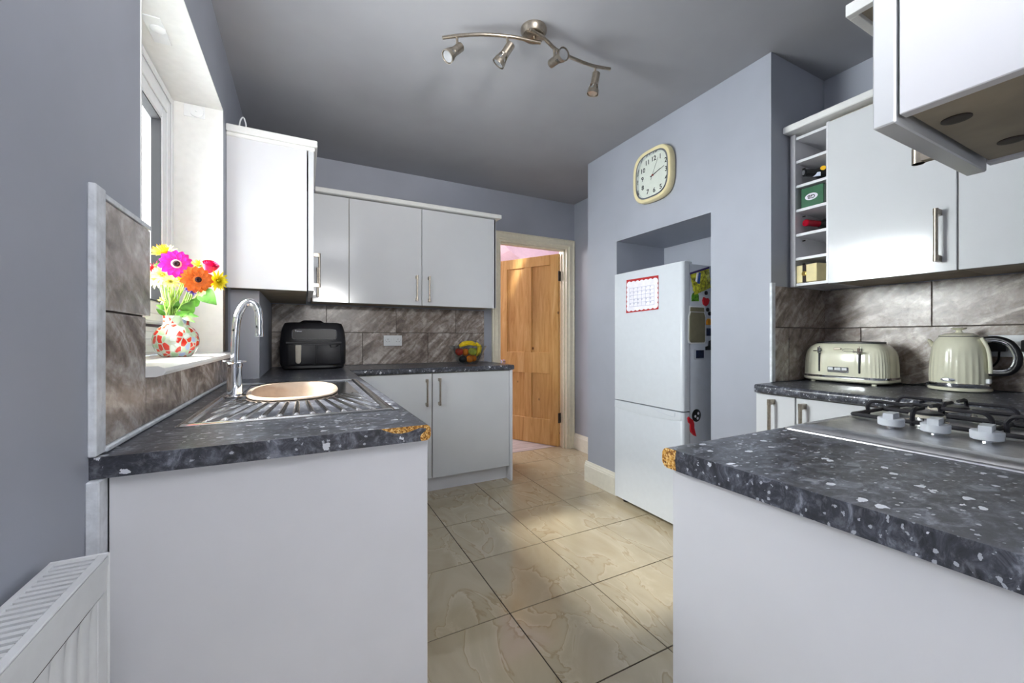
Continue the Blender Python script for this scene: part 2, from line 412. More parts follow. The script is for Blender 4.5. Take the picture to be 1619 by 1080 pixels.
# left wall with window opening; unseen rear opening added to light the right panel
WY0, WY1, WZ0, WZ1 = 1.215, 2.268, 1.03, 2.175
bm = B(); ox = LX-.26
box(bm, (ox, DY, 0), (LX, -2.4, CH)); box(bm, (ox, -1.0, 0), (LX, WY0, CH)); box(bm, (ox, -2.4, 0), (LX, -1.0, .9)); box(bm, (ox, -2.4, 2.1), (LX, -1.0, CH)); box(bm, (ox, WY1, 0), (LX, BY+.12, CH))
box(bm, (ox, WY0, 0), (LX, WY1, WZ0)); box(bm, (ox, WY0, WZ1), (LX, WY1, CH))
wl = struct('wall_left', bm, 'wall')
# back wall with door opening
DX0, DX1, DZ = 1.60, 2.385, 2.045
bm = B(); box(bm, (LX, BY, 0), (DX0, BY+.12, CH)); box(bm, (DX1, BY, 0), (RX+.14, BY+.12, CH)); box(bm, (DX0, BY, DZ), (DX1, BY+.12, CH))
wb = struct('wall_back', bm, 'wall')
wr = struct('wall_right', box(B(), (RX, DY, 0), (RX+.14, BY, CH)), 'wall')
wn = struct('wall_near', box(B(), (.66, NY-.12, 0), (RX, NY, CH)), 'wall')
bm = B(); box(bm, (LX, DY-.1, 0), (.3, DY, CH)); box(bm, (1.5, DY-.1, 0), (RX, DY, CH)); box(bm, (.3, DY-.1, 2.0), (1.5, DY, CH)); box(bm, (.3, DY-.1, 0), (1.5, DY, 1.1))  # unseen wall; its opening is made up and sized for the daylight it admits
struct('wall_dining', bm, 'wall')
# chimney breast with fridge alcove
CX, CY0, CY1, AY0, AY1, AZ = 1.985, 1.145, 2.545, 1.466, 2.217, 1.812
bm = B(); box(bm, (CX, CY0, 0), (RX, AY0, CH)); box(bm, (CX, AY1, 0), (RX, CY1, CH)); box(bm, (CX, AY0, AZ), (RX, AY1, CH))
cb = struct('chimney_breast', bm, 'wall', 'blue-grey chimney breast with a deep alcove holding the fridge')

def skirt_bm(pts, h=.155, t=.02):
    """skirting run: pts = list of (x, y) wall line, outward is to the left of travel"""
    prof = [(0, 0), (t, 0), (t, h*.78), (t*.8, h*.82), (t*.8, h*.86), (t*.5, h*.93), (t*.35, h), (0, h)]
    bm = B()
    for (a, b) in zip(pts, pts[1:]):
        d = Vector((b[0]-a[0], b[1]-a[1], 0)).normalized(); n = Vector((-d.y, d.x, 0))
        loft(bm, [[Vector((p[0], p[1], 0))+n*q+Vector((0, 0, z)) for q, z in prof] for p in (a, b)])
    return bm
struct('baseboard_chimney', skirt_bm([(CX, AY1), (CX, CY1+.02)]), 'skirt')
struct('trim_1', box(B(), (CX-.022, AY1-.003, 0), (CX+.02, AY1-.02, .15), .002), 'skirt', 'short end block of the chimney skirting beside the fridge')
struct('baseboard_back_corner', skirt_bm([(RX, CY1), (RX, BY-.02)]), 'skirt')
# white trims beside the tiles
struct('trim_2', box(B(), (LX, .958, .912), (LX+.012, .998, 1.392), .002), 'caulk', 'pale upright edging strip beside the tiles on the left wall')
struct('trim_3', box(B(), (LX, .9985, 1.376), (LX+.0115, 1.248, 1.386), .001), 'caulk', 'thin pale strip capping the upper left wall tile')
struct('trim_4', box(B(), (CX-.014, CY0-.012, .912), (CX+.016, CY0, 1.385), .002), 'caulk', 'white upright edging strip at the chimney corner')
struct('trim_5', box(B(), (LX, .995, .911), (LX+.016, 2.47, .922), .003), 'caulk', 'line of sealant between worktop and left wall tiles')
struct('trim_6', box(B(), (LX, .95, 0), (LX+.0185, .9865, .871), .002), 'caulk', 'cracked white filler strip beside the left end panel')
# boxed pipes in the corner beyond the tap
struct('trim_7', box(B(), (LX, 2.487, .91), (-.209, BY, 1.37)), 'wall', 'blue-grey boxed pipe casing between tap and air fryer')
struct('trim_8', box(B(), (LX, 2.27, 1.06), (LX+.01, 2.345, 1.36), .002), 'hinge', 'rough brown gap of bare plaster between window reveal and boxing')

def tile_grid(parent, plane, const, rows, out, th=.009):
    """wall tiles as single pieces. rows: (z0, z1, [joint positions])"""
    g = .0015
    for z0, z1, js in rows:
        for a, b in zip(js, js[1:]):
            bm = B()
            if plane == 'x': box(bm, (0, a-(a+b)/2+g, z0+g), (out*th, b-(a+b)/2-g, z1-g), .0012); loc = (const, (a+b)/2, 0)
            else: box(bm, (a-(a+b)/2+g, 0, z0+g), (b-(a+b)/2-g, out*th, z1-g), .0012); loc = ((a+b)/2, const, 0)
            o = obj('tile', bm, 'tile', parent, shift=False); o.location = loc
tile_grid(wl, 'x', LX+.001, [(1.171, 1.375, [.999, 1.247])], 1)
tile_grid(wl, 'x', LX+.001, [(.921, 1.170, [.999, 1.215])], 1)
tile_grid(wl, 'x', LX+.001, [(.921, 1.029, [1.215, 1.519, 2.006, 2.487])], 1)
tile_grid(wb, 'y', BY-.001, [(1.166, 1.37, [-.209, .15, .67, 1.182, 1.454]), (.911, 1.165, [-.209, -.11, .41, .934, 1.454])], -1)
tile_grid(wr, 'x', RX-.001, [(1.173, 1.372, [-.04, .21, .728, CY0]), (.911, 1.172, [-.04, .46, .982, CY0])], -1)
tile_grid(cb, 'y', CY0-.001, [(1.173, 1.372, [CX+.016, 2.45]), (.911, 1.172, [CX+.016, 2.115, 2.45])], -1)
for nm, a, b in (('grout_back', (-.209, BY-.004, .911), (1.452, BY-.0005, 1.368)), ('grout_right', (RX-.004, NY, .911), (RX-.0005, CY0, 1.37)),
                 ('grout_chimney', (CX+.016, CY0-.004, .911), (RX-.01, CY0-.0005, 1.37)), ('grout_left', (LX+.0005, 1.0, .911), (LX+.004, 1.214, 1.373)), ('grout_left_low', (LX+.0005, 1.214, .911), (LX+.004, 2.48, 1.028))):
    p = {'grout_back': wb, 'grout_right': wr, 'grout_chimney': cb}.get(nm, wl)
    obj('grout', box(B(), a, b), 'grout', p)

# ------------------------------------------------------------------ window
win = struct('window_1', label='white plastic framed window in a deep white reveal')
FX = -.515
bm = B()   # reveal lining (head, two jambs)
box(bm, (FX-.06, WY0, WZ1-.006), (LX+.002, WY1, WZ1+.0)); box(bm, (FX-.06, WY1-.005, WZ0), (LX+.002, WY1+.0, WZ1)); box(bm, (FX-.06, WY0, WZ0), (LX+.002, WY0+.004, WZ1))
obj('reveal', bm, 'white_paint', win)
def ring(bm, x0, x1, y0, y1, z0, z1, w, bev=.004):
    box(bm, (x0, y0, z0), (x1, y0+w, z1), bev); box(bm, (x0, y1-w, z0), (x1, y1, z1), bev)
    box(bm, (x0, y0+w*.99, z0), (x1, y1-w*.99, z0+w), bev); box(bm, (x0, y0+w*.99, z1-w), (x1, y1-w*.99, z1), bev)
bm = B(); ring(bm, FX-.0795, FX, WY0, WY1, 1.055, WZ1, .112); ring(bm, FX, FX+.006, WY0+.012, WY1-.012, 1.067, WZ1-.012, .03, .003); ring(bm, FX, FX+.004, WY0+.062, WY1-.062, 1.117, WZ1-.062, .03, .002)
obj('frame', bm, 'upvc', win, True)
bm = B(); ring(bm, FX-.03, FX+.004, WY0+.112, WY1-.112, 1.166, WZ1-.088, .008, 0)
obj('gasket', bm, 'gasket', win)
bm = B(); ring(bm, FX-.05, FX+.014, WY0+.120, WY1-.120, 1.174, WZ1-.096, .088, .006); ring(bm, FX+.013, FX+.019, WY0+.130, WY1-.130, 1.184, WZ1-.106, .03, .003)
obj('sash', bm, 'upvc', win, True)
bm = B(); ring(bm, FX-.02, FX+.010, WY0+.2075, WY1-.2075, 1.2615, WZ1-.1835, .006, 0)
obj('glazing_seal', bm, 'gasket', win)
obj('pane', box(B(), (FX-.03, WY0+.20, 1.255), (FX-.024, WY1-.20, WZ1-.178)), 'glass', win)
bm = B(); 
prof = [(FX, 1.03), (-.306, 1.03), (-.293, 1.034), (-.288, 1.042), (-.291, 1.05), (-.302, 1.055), (FX, 1.055)]
loft(bm, [[Vector((x, y, z)) for x, z in prof] for y in (WY0-.004, WY1+.005)])
obj('sill', bm, 'white_paint', win, True)
bm = B(); box(bm, (-.40, WY1-.008, 2.112), (-.476, WY1-.005, 2.166), .001)
lathe(bm, [(.026, 0), (.026, .009), (.02, .011)], (-.43, WY1-.005, 2.139), (0, -1, 0), 20); lathe(bm, [(.005, 0), (.004, .016)], (-.43, WY1-.005, 2.139), (0, -1, 0), 10)
tag(center(obj('blind_bracket', bm, 'upvc', None, True)), 'small white roller blind bracket on the far window reveal', 'bracket')
bm = B(); lathe(bm, [(.022, 0), (.022, .006), (.014, .012)], (-.44, 1.76, WZ1-.006), (0, 0, -1), 20); box(bm, (-.47, 1.70, WZ1-.010), (-.42, 1.84, WZ1-.006), .001)
tag(center(obj('blind_plate', bm, 'upvc', None, True)), 'white fixing plate under the head of the window reveal', 'bracket')

# ------------------------------------------------------------------ door and hall
dr = struct('door_1', label='stripped pine four-panel door standing open in a cream painted frame')
def arch_bm():
    bm = B(); W_ = .068
    P2 = [(0, 0), (W_, 0), (W_, .022), (W_-.012, .026), (W_-.02, .018), (.03, .016), (.02, .02), (.008, .02), (0, .012)]
    # path: up the left side, over the head, down the right; o=distance out from opening
    for (p, q, n) in (((DX0, 0), (DX0, DZ), (-1, 0)), ((DX1, 0), (DX1, DZ), (1, 0))):
        L = []
        for (x, z), zz in ((p, 0), (q, 1)):
            L.append([Vector((x+n[0]*o, BY-t, z+(o if zz else 0))) for o, t in P2])
        loft(bm, L)
    L = [[Vector((DX0-o, BY-t, DZ+o)) for o, t in P2], [Vector((DX1+o, BY-t, DZ+o)) for o, t in P2]]
    loft(bm, L); return bm
obj('architrave', arch_bm(), 'cream_gloss', dr, True)
bm = B()
box(bm, (DX0, BY-.004, 0), (DX0+.022, BY+.13, DZ)); box(bm, (DX1-.022, BY-.004, 0), (DX1, BY+.13, DZ)); box(bm, (DX0+.022, BY-.004, DZ-.022), (DX1-.022, BY+.13, DZ))
box(bm, (DX0+.022, BY+.03, 0), (DX0+.036, BY+.078, DZ-.022)); box(bm, (DX1-.036, BY+.03, 0), (DX1-.022, BY+.078, DZ-.022)); box(bm, (DX0+.022, BY+.03, DZ-.036), (DX1-.022, BY+.078, DZ-.022))
obj('lining', bm, 'cream_gloss', dr)
leaf = bpy.data.objects.new('leaf', None); COL.objects.link(leaf); leaf.parent = dr
DW, DH, T = .745, 1.99, .034     # local: x along leaf from hinge, y thickness, z up
def lf(name, a, b, m='pine', bev=.002):
    return obj(name, box(B(), a, b, bev), m, leaf, shift=False)
lf('stile', (0, 0, .006), (.10, T, DH)); lf('stile', (DW-.10, 0, .006), (DW, T, DH))
lf('top_rail', (.10, 0, DH-.105), (DW-.10, T, DH)); lf('lock_rail', (.10, 0, .75), (DW-.10, T, .972)); lf('bottom_rail', (.10, 0, .006), (DW-.10, T, .27))
lf('muntin', (DW/2-.045, 0, .972), (DW/2+.045, T, DH-.105)); lf('muntin', (DW/2-.045, 0, .27), (DW/2+.045, T, .75))
for x0, x1 in ((.10, DW/2-.045), (DW/2+.045, DW-.10)):
    for z0, z1 in ((.27, .75), (.972, DH-.105)): lf('panel', (x0, .013, z0), (x1, .019, z1), bev=0)
bm = B(); lathe(bm, [(.026, 0), (.026, .004), (.010, .008), (.009, .028), (.022, .036), (.029, .05), (.027, .06), (.016, .068), (.001, .07)], (DW-.055, T, .858), (0, 1, 0), 20)
lathe(bm, [(.026, 0), (.026, .004), (.010, .008), (.009, .028), (.022, .036), (.029, .05), (.027, .06), (.016, .068), (.001, .07)], (DW-.055, 0, .858), (0, -1, 0), 20)
obj('knob', bm, 'chrome', leaf, True, shift=False)
for zc in (.30, 1.76):
    bm = B(); box(bm, (-.012, -.002, zc-.05), (.004, .036, zc+.05)); lathe(bm, [(.007, -.05), (.007, .05)], (-.006, T+.006, zc), seg=10)
    obj('hinge', bm, 'hinge', leaf, True, shift=False)
# closed door runs along -x; here it is swung into the hall. local y=+ faces kitchen side
ang = math.atan2(.62, -.335)
leaf.location = (2.352, BY+.098, 0); leaf.rotation_euler = (0, 0, ang)
# hall beyond the door
HY = BY+.12
hf = struct('floor_2', box(B(), (.9, HY, -.06), (3.3, 6.0, -.004)), 'grout')
for k in range(13):
    y0 = HY-.015+.12*k
    if k == 0: y0 = HY+.001
    obj('plank', box(B(), (.92, y0+.001, -.004), (3.28, HY-.015+.12*(k+1)-.002, .002), .001), 'plank', hf)
struct('wall_hall_back', box(B(), (.9, 6.0, 0), (3.3, 6.1, 2.7)), 'pink')
struct('wall_hall_left', box(B(), (.8, HY, 0), (.9, 6.1, 2.7)), 'pink')
struct('wall_hall_right', box(B(), (3.3, HY, 0), (3.4, 6.1, 2.7)), 'pink')
struct('ceiling_1', box(B(), (.8, HY, 2.7), (3.4, 6.1, 2.8)), 'pink')
struct('wall_hall_soffit', prism(B(), [(2.42, 4.75, 2.28), (3.29, 4.75, 1.75), (3.29, 4.75, 2.69), (1.95, 4.75, 2.69)], (0, 1.2, 0)), 'pink', 'pink sloping underside of the stairs seen above the door')

# ------------------------------------------------------------------ worktops
TOP, BOT = .91, .872
def nose(w, r=.013, n=5):
    pts = [(0, TOP)]
    for i in range(n+1):
        a = PI/2*(1-i/n); pts.append((w-r+r*math.cos(a), TOP-r+r*math.sin(a)))
    for i in range(n+1):
        a = -PI/2*i/n; pts.append((w-r+r*math.cos(a), BOT+r+r*math.sin(a)))
    pts.append((0, BOT)); return pts
def nose_loft(bm, org, out, along0, along1):
    """profile extruded from along0 to along1"""
    L = []
    for s in (along0, along1):
        L.append([Vector((org[0]+out[0]*w+abs(out[1])*(s-org[0]), org[1]+out[1]*w+abs(out[0])*(s-org[1]), z)) for w, z in nose(.04)])
    return loft(bm, L)
bm = B(); LY0 = .966
box(bm, (LX+.001, LY0, BOT), (-.21, 3.37, TOP)); box(bm, (-.21, LY0, BOT), (.19, 1.53, TOP)); box(bm, (-.21, 2.15, BOT), (.19, 3.37, TOP)); box(bm, (.19, LY0, BOT), (.235, 3.37, TOP))
nose_loft(bm, (.235, 0), (1, 0), LY0, 2.87)
lw = obj('worktop', bm, ['worktop', 'chip'], None, True)
for f in lw.data.polygons:
    if f.normal.y < -.9 and abs(f.center.y-LY0) < .002: f.material_index = 1
t = thing('worktop', 'dark slate-effect worktop over the sink cupboards with a chipped near corner', 'worktop', (-.03, 2.17, BOT))
lw.parent = t; lw.data.transform(Matrix.Translation(-t.location)); lw.name = 'slab'
strip = [(LX, TOP+.0001), (.150, TOP+.0001), (.158, .912-.0025), (.169, .904), (.185, .8975), (.203, .895), (.221, .8965), (.240, .902), (.254, .9035), (.263, .9005), (.262, .896), (.252, .889), (.2485, .883), (.249, .877), (.252, BOT), (LX, BOT)]
obj('edge_strip', prism(B(), [(x, LY0, z) for x, z in strip], (0, -.0012, 0)), 'worktop', t)['label'] = 'dark laminate edging broken away to bare chipboard at the corner'
bm = B(); box(bm, (.235, 2.862, BOT), (1.475, 3.37, TOP)); 
L = []
for x in (.276, 1.475): L.append([Vector((x, 2.862-w, z)) for w, z in nose(.04)])
loft(bm, L)
w2 = obj('worktop', bm, 'worktop', None, True); tag(center(w2), 'dark slate-effect worktop below the back wall sockets', 'worktop')
# right wall worktop (behind toaster and kettle)
bm = B(); box(bm, (1.87, .575, BOT), (RX-.011, CY0-.013, TOP)); box(bm, (1.87, NY+.001, BOT), (RX-.011, .575, TOP))
L = []
for y in (.575, CY0-.0135): L.append([Vector((1.87-w, y, z)) for w, z in nose(.04)])
loft(bm, L)
tag(center(obj('worktop', bm, 'worktop', None, True)), 'dark slate-effect worktop under the toaster and kettle', 'worktop')
# near right peninsula worktop
bm = B(); PX = .618; box(bm, (PX, NY+.001, BOT), (1.83, .522, TOP)); 
L = []
for x in (PX, 1.83): L.append([Vector((x, .522+w, z)) for w, z in nose(.04)])
loft(bm, L)
pw = obj('slab', bm, ['worktop', 'chip'], None, True)
for f in pw.data.polygons:
    if f.normal.x < -.9 and abs(f.center.x-PX) < .002: f.material_index = 1
t = thing('worktop', 'dark slate-effect worktop with inset hob, nearest on the right', 'worktop', (1.2, .25, BOT))
pw.parent = t; pw.data.transform(Matrix.Translation(-t.location))
obj('edge_strip', prism(B(), [(PX, NY+.001, TOP+.0001), (PX, .528, TOP+.0001), (PX, .5305, .89), (PX, .528, BOT), (PX, NY+.001, BOT)], (-.0012, 0, 0)), 'worktop', t)['label'] = 'flecked dark edging ending short of the rounded chipboard corner'

# ------------------------------------------------------------------ base units
def door_part(parent, a, b, hnd=None, mat='gloss', name='door'):
    d = obj(name, box(B(), a, b, .0015), mat, parent)
    if hnd: handle(d, *hnd)
    return d
# sink run
t = thing('base_cabinet', 'white sink base cupboards with a plain end panel facing the camera', 'cabinet', (-.03, 1.9, 0))
obj('end_panel', box(B(), (-.315, .985, 0), (.272, 1.004, BOT-.001), .001), 'panel', t)
obj('carcass', box(B(), (LX+.002, 1.006, .12), (.234, 2.80, .70)), 'carcass', t)
obj('plinth', box(B(), (.19, 1.006, 0), (.205, 2.84, .14)), 'panel', t)
for y0, y1, hy in ((1.01, 1.50, 1.45), (1.506, 1.99, 1.56), (1.996, 2.48, 2.43)):
    door_part(t, (.236, y0, .145), (.256, y1, .865), (.256, hy, .64, .83, 1, 0))
obj('corner_panel', box(B(), (.236, 2.486, .145), (.254, 2.835, .865)), 'panel', t)
# back run
t = thing('base_cabinet', 'white two-door base cupboard below the fruit bowl', 'cabinet', (.85, 3.1, 0))
obj('carcass', box(B(), (.262, 2.866, .12), (1.43, 3.36, BOT-.002)), 'carcass', t)
obj('end_panel', box(B(), (1.443, 2.822, 0), (1.461, 3.36, BOT-.001), .001), 'panel', t)
obj('plinth', box(B(), (.262, 2.90, 0), (1.442, 2.915, .108)), 'panel', t)
door_part(t, (.30, 2.842, .112), (.815, 2.862, .866), (.776, 2.842, .637, .83, 0, -1))
door_part(t, (.823, 2.842, .112), (1.440, 2.862, .866), (.869, 2.842, .637, .833, 0, -1))
# right wall base
t = thing('base_cabinet', 'white base cupboards below the toaster with two handles showing', 'cabinet', (2.1, .85, 0))
obj('carcass', box(B(), (1.884, .60, .12), (RX-.002, CY0-.014, BOT-.002)), 'carcass', t)
obj('plinth', box(B(), (1.92, .60, 0), (1.935, CY0-.014, .13)), 'panel', t)
door_part(t, (1.861, .976, .14), (1.881, CY0-.004, .866), (1.861, 1.062, .655, .850, -1, 0))
door_part(t, (1.861, .60, .14), (1.881, .970, .866), (1.861, .936, .655, .848, -1, 0))
# near right peninsula
t = thing('base_cabinet', 'white base cupboard with a large plain end panel under the hob worktop', 'cabinet', (1.2, .25, 0))
obj('end_panel', box(B(), (.632, NY+.002, 0), (.650, .549, BOT-.001), .001), 'panel', t)
obj('carcass', box(B(), (.652, NY+.002, .12), (1.858, .505, .80)), 'carcass', t)
obj('plinth', box(B(), (.652, .45, 0), (1.858, .465, .14)), 'panel', t)
for x0, x1 in ((.655, 1.04), (1.046, 1.44), (1.446, 1.84)): door_part(t, (x0, .507, .145), (x1, .527, .866), (x1-.05, .527, .64, .83, 0, 1))

# ------------------------------------------------------------------ wall units
ZB, ZT = 1.375, 2.112
# left wall unit
t = thing('wall_cabinet', 'white wall cupboard beside the window, side panel towards the camera', 'wall cabinet', (-.15, 2.6, ZB-.008))
bm = B(); box(bm, (LX+.001, 2.36, ZB-.008), (.012, 2.378, ZT+.005), .001)
obj('side_panel', bm, 'panel', t)
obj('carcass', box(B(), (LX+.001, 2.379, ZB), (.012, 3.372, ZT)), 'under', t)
door_part(t, (.019, 2.362, ZB-.006), (.045, 2.76, ZT-.003), (.045, 2.705, 1.428, 1.635, 1, 0))
obj('filler_panel', box(B(), (.019, 2.764, ZB-.006), (.037, 3.058, ZT-.003)), 'gloss', t)
c = obj('cornice', box(B(), (LX+.001, 2.338, ZT+.006), (.062, 3.02, ZT+.040), .004), 'white_paint', t)
obj('cornice_step', box(B(), (LX+.001, 2.352, ZT-.012), (.050, 3.02, ZT+.007), .003), 'white_paint', t)
bm = B(); tube(bm, smooth_path([(-.29, 2.42, 2.157), (-.285, 2.42, 2.21), (-.272, 2.425, 2.232), (-.262, 2.43, 2.20), (-.262, 2.44, 2.157), (-.2, 2.45, 2.158), (-.10, 2.46, 2.162), (-.02, 2.47, 2.157)]), .0035, 8)
tag(center(obj('cable_loop', bm, 'upvc', None, True)), 'thin white cable loop lying on top of the cupboard by the window', 'cable')
# back wall units
t = thing('wall_cabinet', 'long white wall cupboard on the back wall with three doors', 'wall cabinet', (.74, 3.2, ZB))
obj('carcass', box(B(), (.046, 3.086, ZB+.003), (1.408, 3.37, ZT)), 'under', t)
obj('side_panel', box(B(), (1.41, 3.062, ZB-.002), (1.427, 3.37, ZT), .001), 'panel', t)
door_part(t, (.050, 3.062, ZB-.004), (.280, 3.083, ZT), (.082, 3.062, 1.402, 1.60, 0, -1))
door_part(t, (.284, 3.062, ZB-.004), (.800, 3.083, ZT), (.758, 3.062, 1.402, 1.596, 0, -1))
door_part(t, (.804, 3.062, ZB-.004), (1.424, 3.083, ZT), (.853, 3.062, 1.400, 1.594, 0, -1))
obj('cornice', box(B(), (.065, 3.028, ZT+.006), (1.465, 3.37, ZT+.038), .004), 'white_paint', t)
# right wall: wine rack unit
FXR = 2.13
wt = thing('wine_rack_cabinet', 'narrow white open wine rack unit with six pigeonholes', 'wine rack', (2.28, 1.05, ZB))
bm = B(); box(bm, (FXR-.005, 1.112, ZB-.004), (RX-.011, CY0-.011, ZT)); obj('side_panel', bm, 'panel', wt)
obj('side_panel', box(B(), (FXR, .971, ZB), (RX-.011, .983, ZT)), 'panel', wt)
obj('back_panel', box(B(), (RX-.03, .983, ZB), (RX-.011, 1.112, ZT)), 'carcass', wt)
shz = [1.388-.008, 1.505, 1.621, 1.740, 1.857, 1.977, 2.092]
for z in shz: obj('shelf', box(B(), (FXR+.003, .983, z-.006), (RX-.03, 1.112, z+.007)), 'panel', wt)
for z in (1.50, 1.615, 1.735, 1.97):
    for y in (1.106,):
        obj('shelf_pin', lathe(B(), [(.003, 0), (.003, .012)], (FXR+.06, 1.112, z-.014), (0, -1, 0), 8), 'hinge', wt)
t = thing('wall_cabinet', 'white wall cupboard between wine rack and hood cupboard, handle on its right', 'wall cabinet', (2.3, .76, ZB))
obj('carcass', box(B(), (FXR+.002, .566, ZB), (RX-.011, .969, ZT)), 'under', t)
door_part(t, (FXR-.02, .562, ZB-.006), (FXR, .967, ZT-.012), (FXR-.02, .606, 1.405, 1.60, -1, 0))
t = thing('wall_cabinet', 'white wall cupboard at the right edge above the kettle', 'wall cabinet', (2.3, .3, ZB))
obj('carcass', box(B(), (FXR+.002, NY+.002, ZB), (RX-.011, .564, ZT)), 'under', t)
door_part(t, (FXR-.02, .20, ZB-.006), (FXR, .557, ZT-.012), None)
door_part(t, (FXR-.02, NY+.33, ZB-.006), (FXR, .198, ZT-.012), None, name='filler_door')
t = tag(center(obj('cornice', box(B(), (FXR-.055, NY+.34, ZT+.004), (RX-.011, CY0-.001, ZT+.036), .004), 'white_paint')), 'white cornice board along the top of the right wall cupboards', 'cornice')
# near wall: 300 mm unit over the peninsula
t = thing('wall_cabinet', 'white wall cupboard hanging at the top right, seen from below', 'wall cabinet', (.75, .1, 1.368))
DBY = .209
obj('side_panel', box(B(), (.603, NY+.001, 1.375), (.619, DBY-.003, 2.1), .001), 'panel', t)['label'] = 'plain white side panel facing the room'
obj('side_panel', box(B(), (.885, NY+.001, 1.375), (.901, DBY-.003, 2.1), .001), 'panel', t)
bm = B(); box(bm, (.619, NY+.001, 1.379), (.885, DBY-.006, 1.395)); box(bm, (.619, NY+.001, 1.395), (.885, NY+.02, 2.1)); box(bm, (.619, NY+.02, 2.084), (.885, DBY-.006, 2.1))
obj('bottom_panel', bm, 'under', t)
for hx, hy in ((.683, .182), (.82, .168)):
    obj('fixing_hole', lathe(B(), [(.013, 0), (.013, .0015), (.009, .0018), (.001, .0018)], (hx, hy, 1.3792), (0, 0, -1), 20), 'hinge', t)
door_part(t, (.602, DBY, 1.368), (.902, DBY+.021, 2.098), (.845, DBY+.021, 1.39, 1.59, 0, 1))
# extractor hood over the hob
t = thing('extractor_hood', 'white extractor hood canopy tip showing above the nearest wall cupboard', 'extractor hood', (1.3, .2, 1.787))
bm = B(); 
ring(bm, 0, 0, 0, 0, 0, 0, 0, 0) if False else None
box(bm, (1.0, NY+.001, 1.787), (1.016, .427, 1.812), .001); box(bm, (1.584, NY+.001, 1.787), (1.60, .427, 1.812), .001); box(bm, (1.016, .411, 1.787), (1.584, .427, 1.812), .001)
obj('rim', bm, 'white_paint', t)
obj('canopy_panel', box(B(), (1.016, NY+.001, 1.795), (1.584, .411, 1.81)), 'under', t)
obj('body', box(B(), (1.08, NY+.001, 1.812), (1.52, .22, 2.1)), 'panel', t)
obj('grease_filter', box(B(), (1.1, .03, 1.790), (1.5, .36, 1.796)), 'steel', t)

# ------------------------------------------------------------------ fridge freezer
FY0, FY1 = 1.575, 2.145
t = thing('fridge_freezer', 'tall white fridge freezer standing in the chimney alcove', 'fridge freezer', (2.17, 1.86, 0))
obj('body', box(B(), (1.957, FY0+.004, .03), (2.43, FY1-.004, 1.548), .006, 2), 'fridge_side', t, True)
def fdoor(z0, z1, top_round):
    bm = B(); pts = []; n = 6; r = .018
    loops = []
    for z, s in ((z0, 1), (z1-.004, 1), (z1, .8)):
        L = []
        for (cx, cy, a0) in ((1.895+r, FY0+r, PI), (1.895+r, FY1-r, PI/2)):
            for i in range(n+1):
                a = a0 + (PI/2)*i/n if a0 == PI else PI/2+(PI/2)*i/n
                L.append((cx+r*math.cos(a), cy+r*math.sin(a)))
        # order: near corner then far corner reversed
        near = [(1.895+r-r*math.sin(PI/2*i/n), FY0+r-r*math.cos(PI/2*i/n)) for i in range(n+1)]
        far = [(1.895+r-r*math.cos(PI/2*i/n), FY1-r+r*math.sin(PI/2*i/n)) for i in range(n+1)]
        pl = [(1.949, FY0)] + near + far + [(1.949, FY1)]
        loops.append([Vector((x+(0 if s == 1 else .003*(1 if x < 1.92 else 0)), y, z)) for x, y in pl])
    return loft(bm, loops)
obj('fridge_door', fdoor(.706, 1.556, True), 'fridge', t, True)
fd = obj('freezer_door', fdoor(.045, .699, False), 'fridge', t, True)
obj('door_seal', box(B(), (1.948, FY0+.006, .05), (1.957, FY1-.006, 1.54)), 'gasket', t)
# grip band: a shallow proud lip with a curved scoop below the door gap
bm = B(); n = 24
top, bot = [], []
for i in range(n+1):
    y = FY0+.012+(FY1-FY0-.024)*i/n; top.append((1.8945, y, .697)); bot.append((1.8945, y, .652-.012*math.sin(PI*i/n)))
loft(bm, [[Vector(p) for p in top], [Vector(p)+Vector((-.003, 0, 0)) for p in bot], [Vector(p)+Vector((.004, 0, -.002)) for p in bot], [Vector(p)+Vector((.004, 0, 0)) for p in top]][:4], closed=False, cap=False)
obj('grip_band', bm, 'fridge', fd, True)
bm = B(); tube(bm, smooth_path([(1.893, 1.80, .697), (1.8925, 1.76, .684), (1.8925, 1.70, .672), (1.8925, 1.635, .668), (1.8925, 1.630, .692)], 6), .0012, 6)
obj('grip_edge', bm, 'fridge_side', fd)
obj('hinge_cover', box(B(), (1.925, FY0+.01, 1.549), (1.985, FY0+.06, 1.562), .003), 'fridge', t)
for y in (FY0+.04, FY1-.04):
    for x in (1.97, 2.38): obj('foot', lathe(B(), [(.02, 0), (.02, .02), (.012, .03)], (x, y, 0), seg=12), 'black', t)
# calendar on the fridge door
t = thing('calendar', 'handwritten month calendar with a scalloped red border on the fridge door', 'calendar', (1.893, 1.886, 1.29))
def tilt(y, z):   # sheet is slightly skewed
    return Vector((1.8938, y, z))
bm = B(); prism(bm, [tilt(1.750, 1.295), tilt(2.023, 1.287), tilt(2.020, 1.505), tilt(1.750, 1.500)], (-.0012, 0, 0)); obj('border', bm, 'darkred', t)
pts = []
def scal(p, q, n, amp, nx):
    out = []
    for i in range(n*6):
        u = i/(n*6); out.append((p[0]+(q[0]-p[0])*u + nx[0]*amp*abs(math.sin(PI*n*u)), p[1]+(q[1]-p[1])*u+nx[1]*amp*abs(math.sin(PI*n*u))))
    return out
a, b, c_, d = (1.758, 1.308), (2.013, 1.301), (2.011, 1.485), (1.758, 1.481)
for p in scal(a, b, 7, .007, (0, -1))+scal(b, c_, 6, .006, (1, 0))+scal(c_, d, 7, .007, (0, 1))+scal(d, a, 6, .006, (-1, 0)): pts.append((1.8925, p[0], p[1]))
obj('page', prism(B(), pts, (-.0006, 0, 0)), 'paper', t)
bm = B()
for i in range(7): y = 1.782+.0345*i; box(bm, (1.8917, y, 1.325), (1.8919, y+.0012, 1.445))
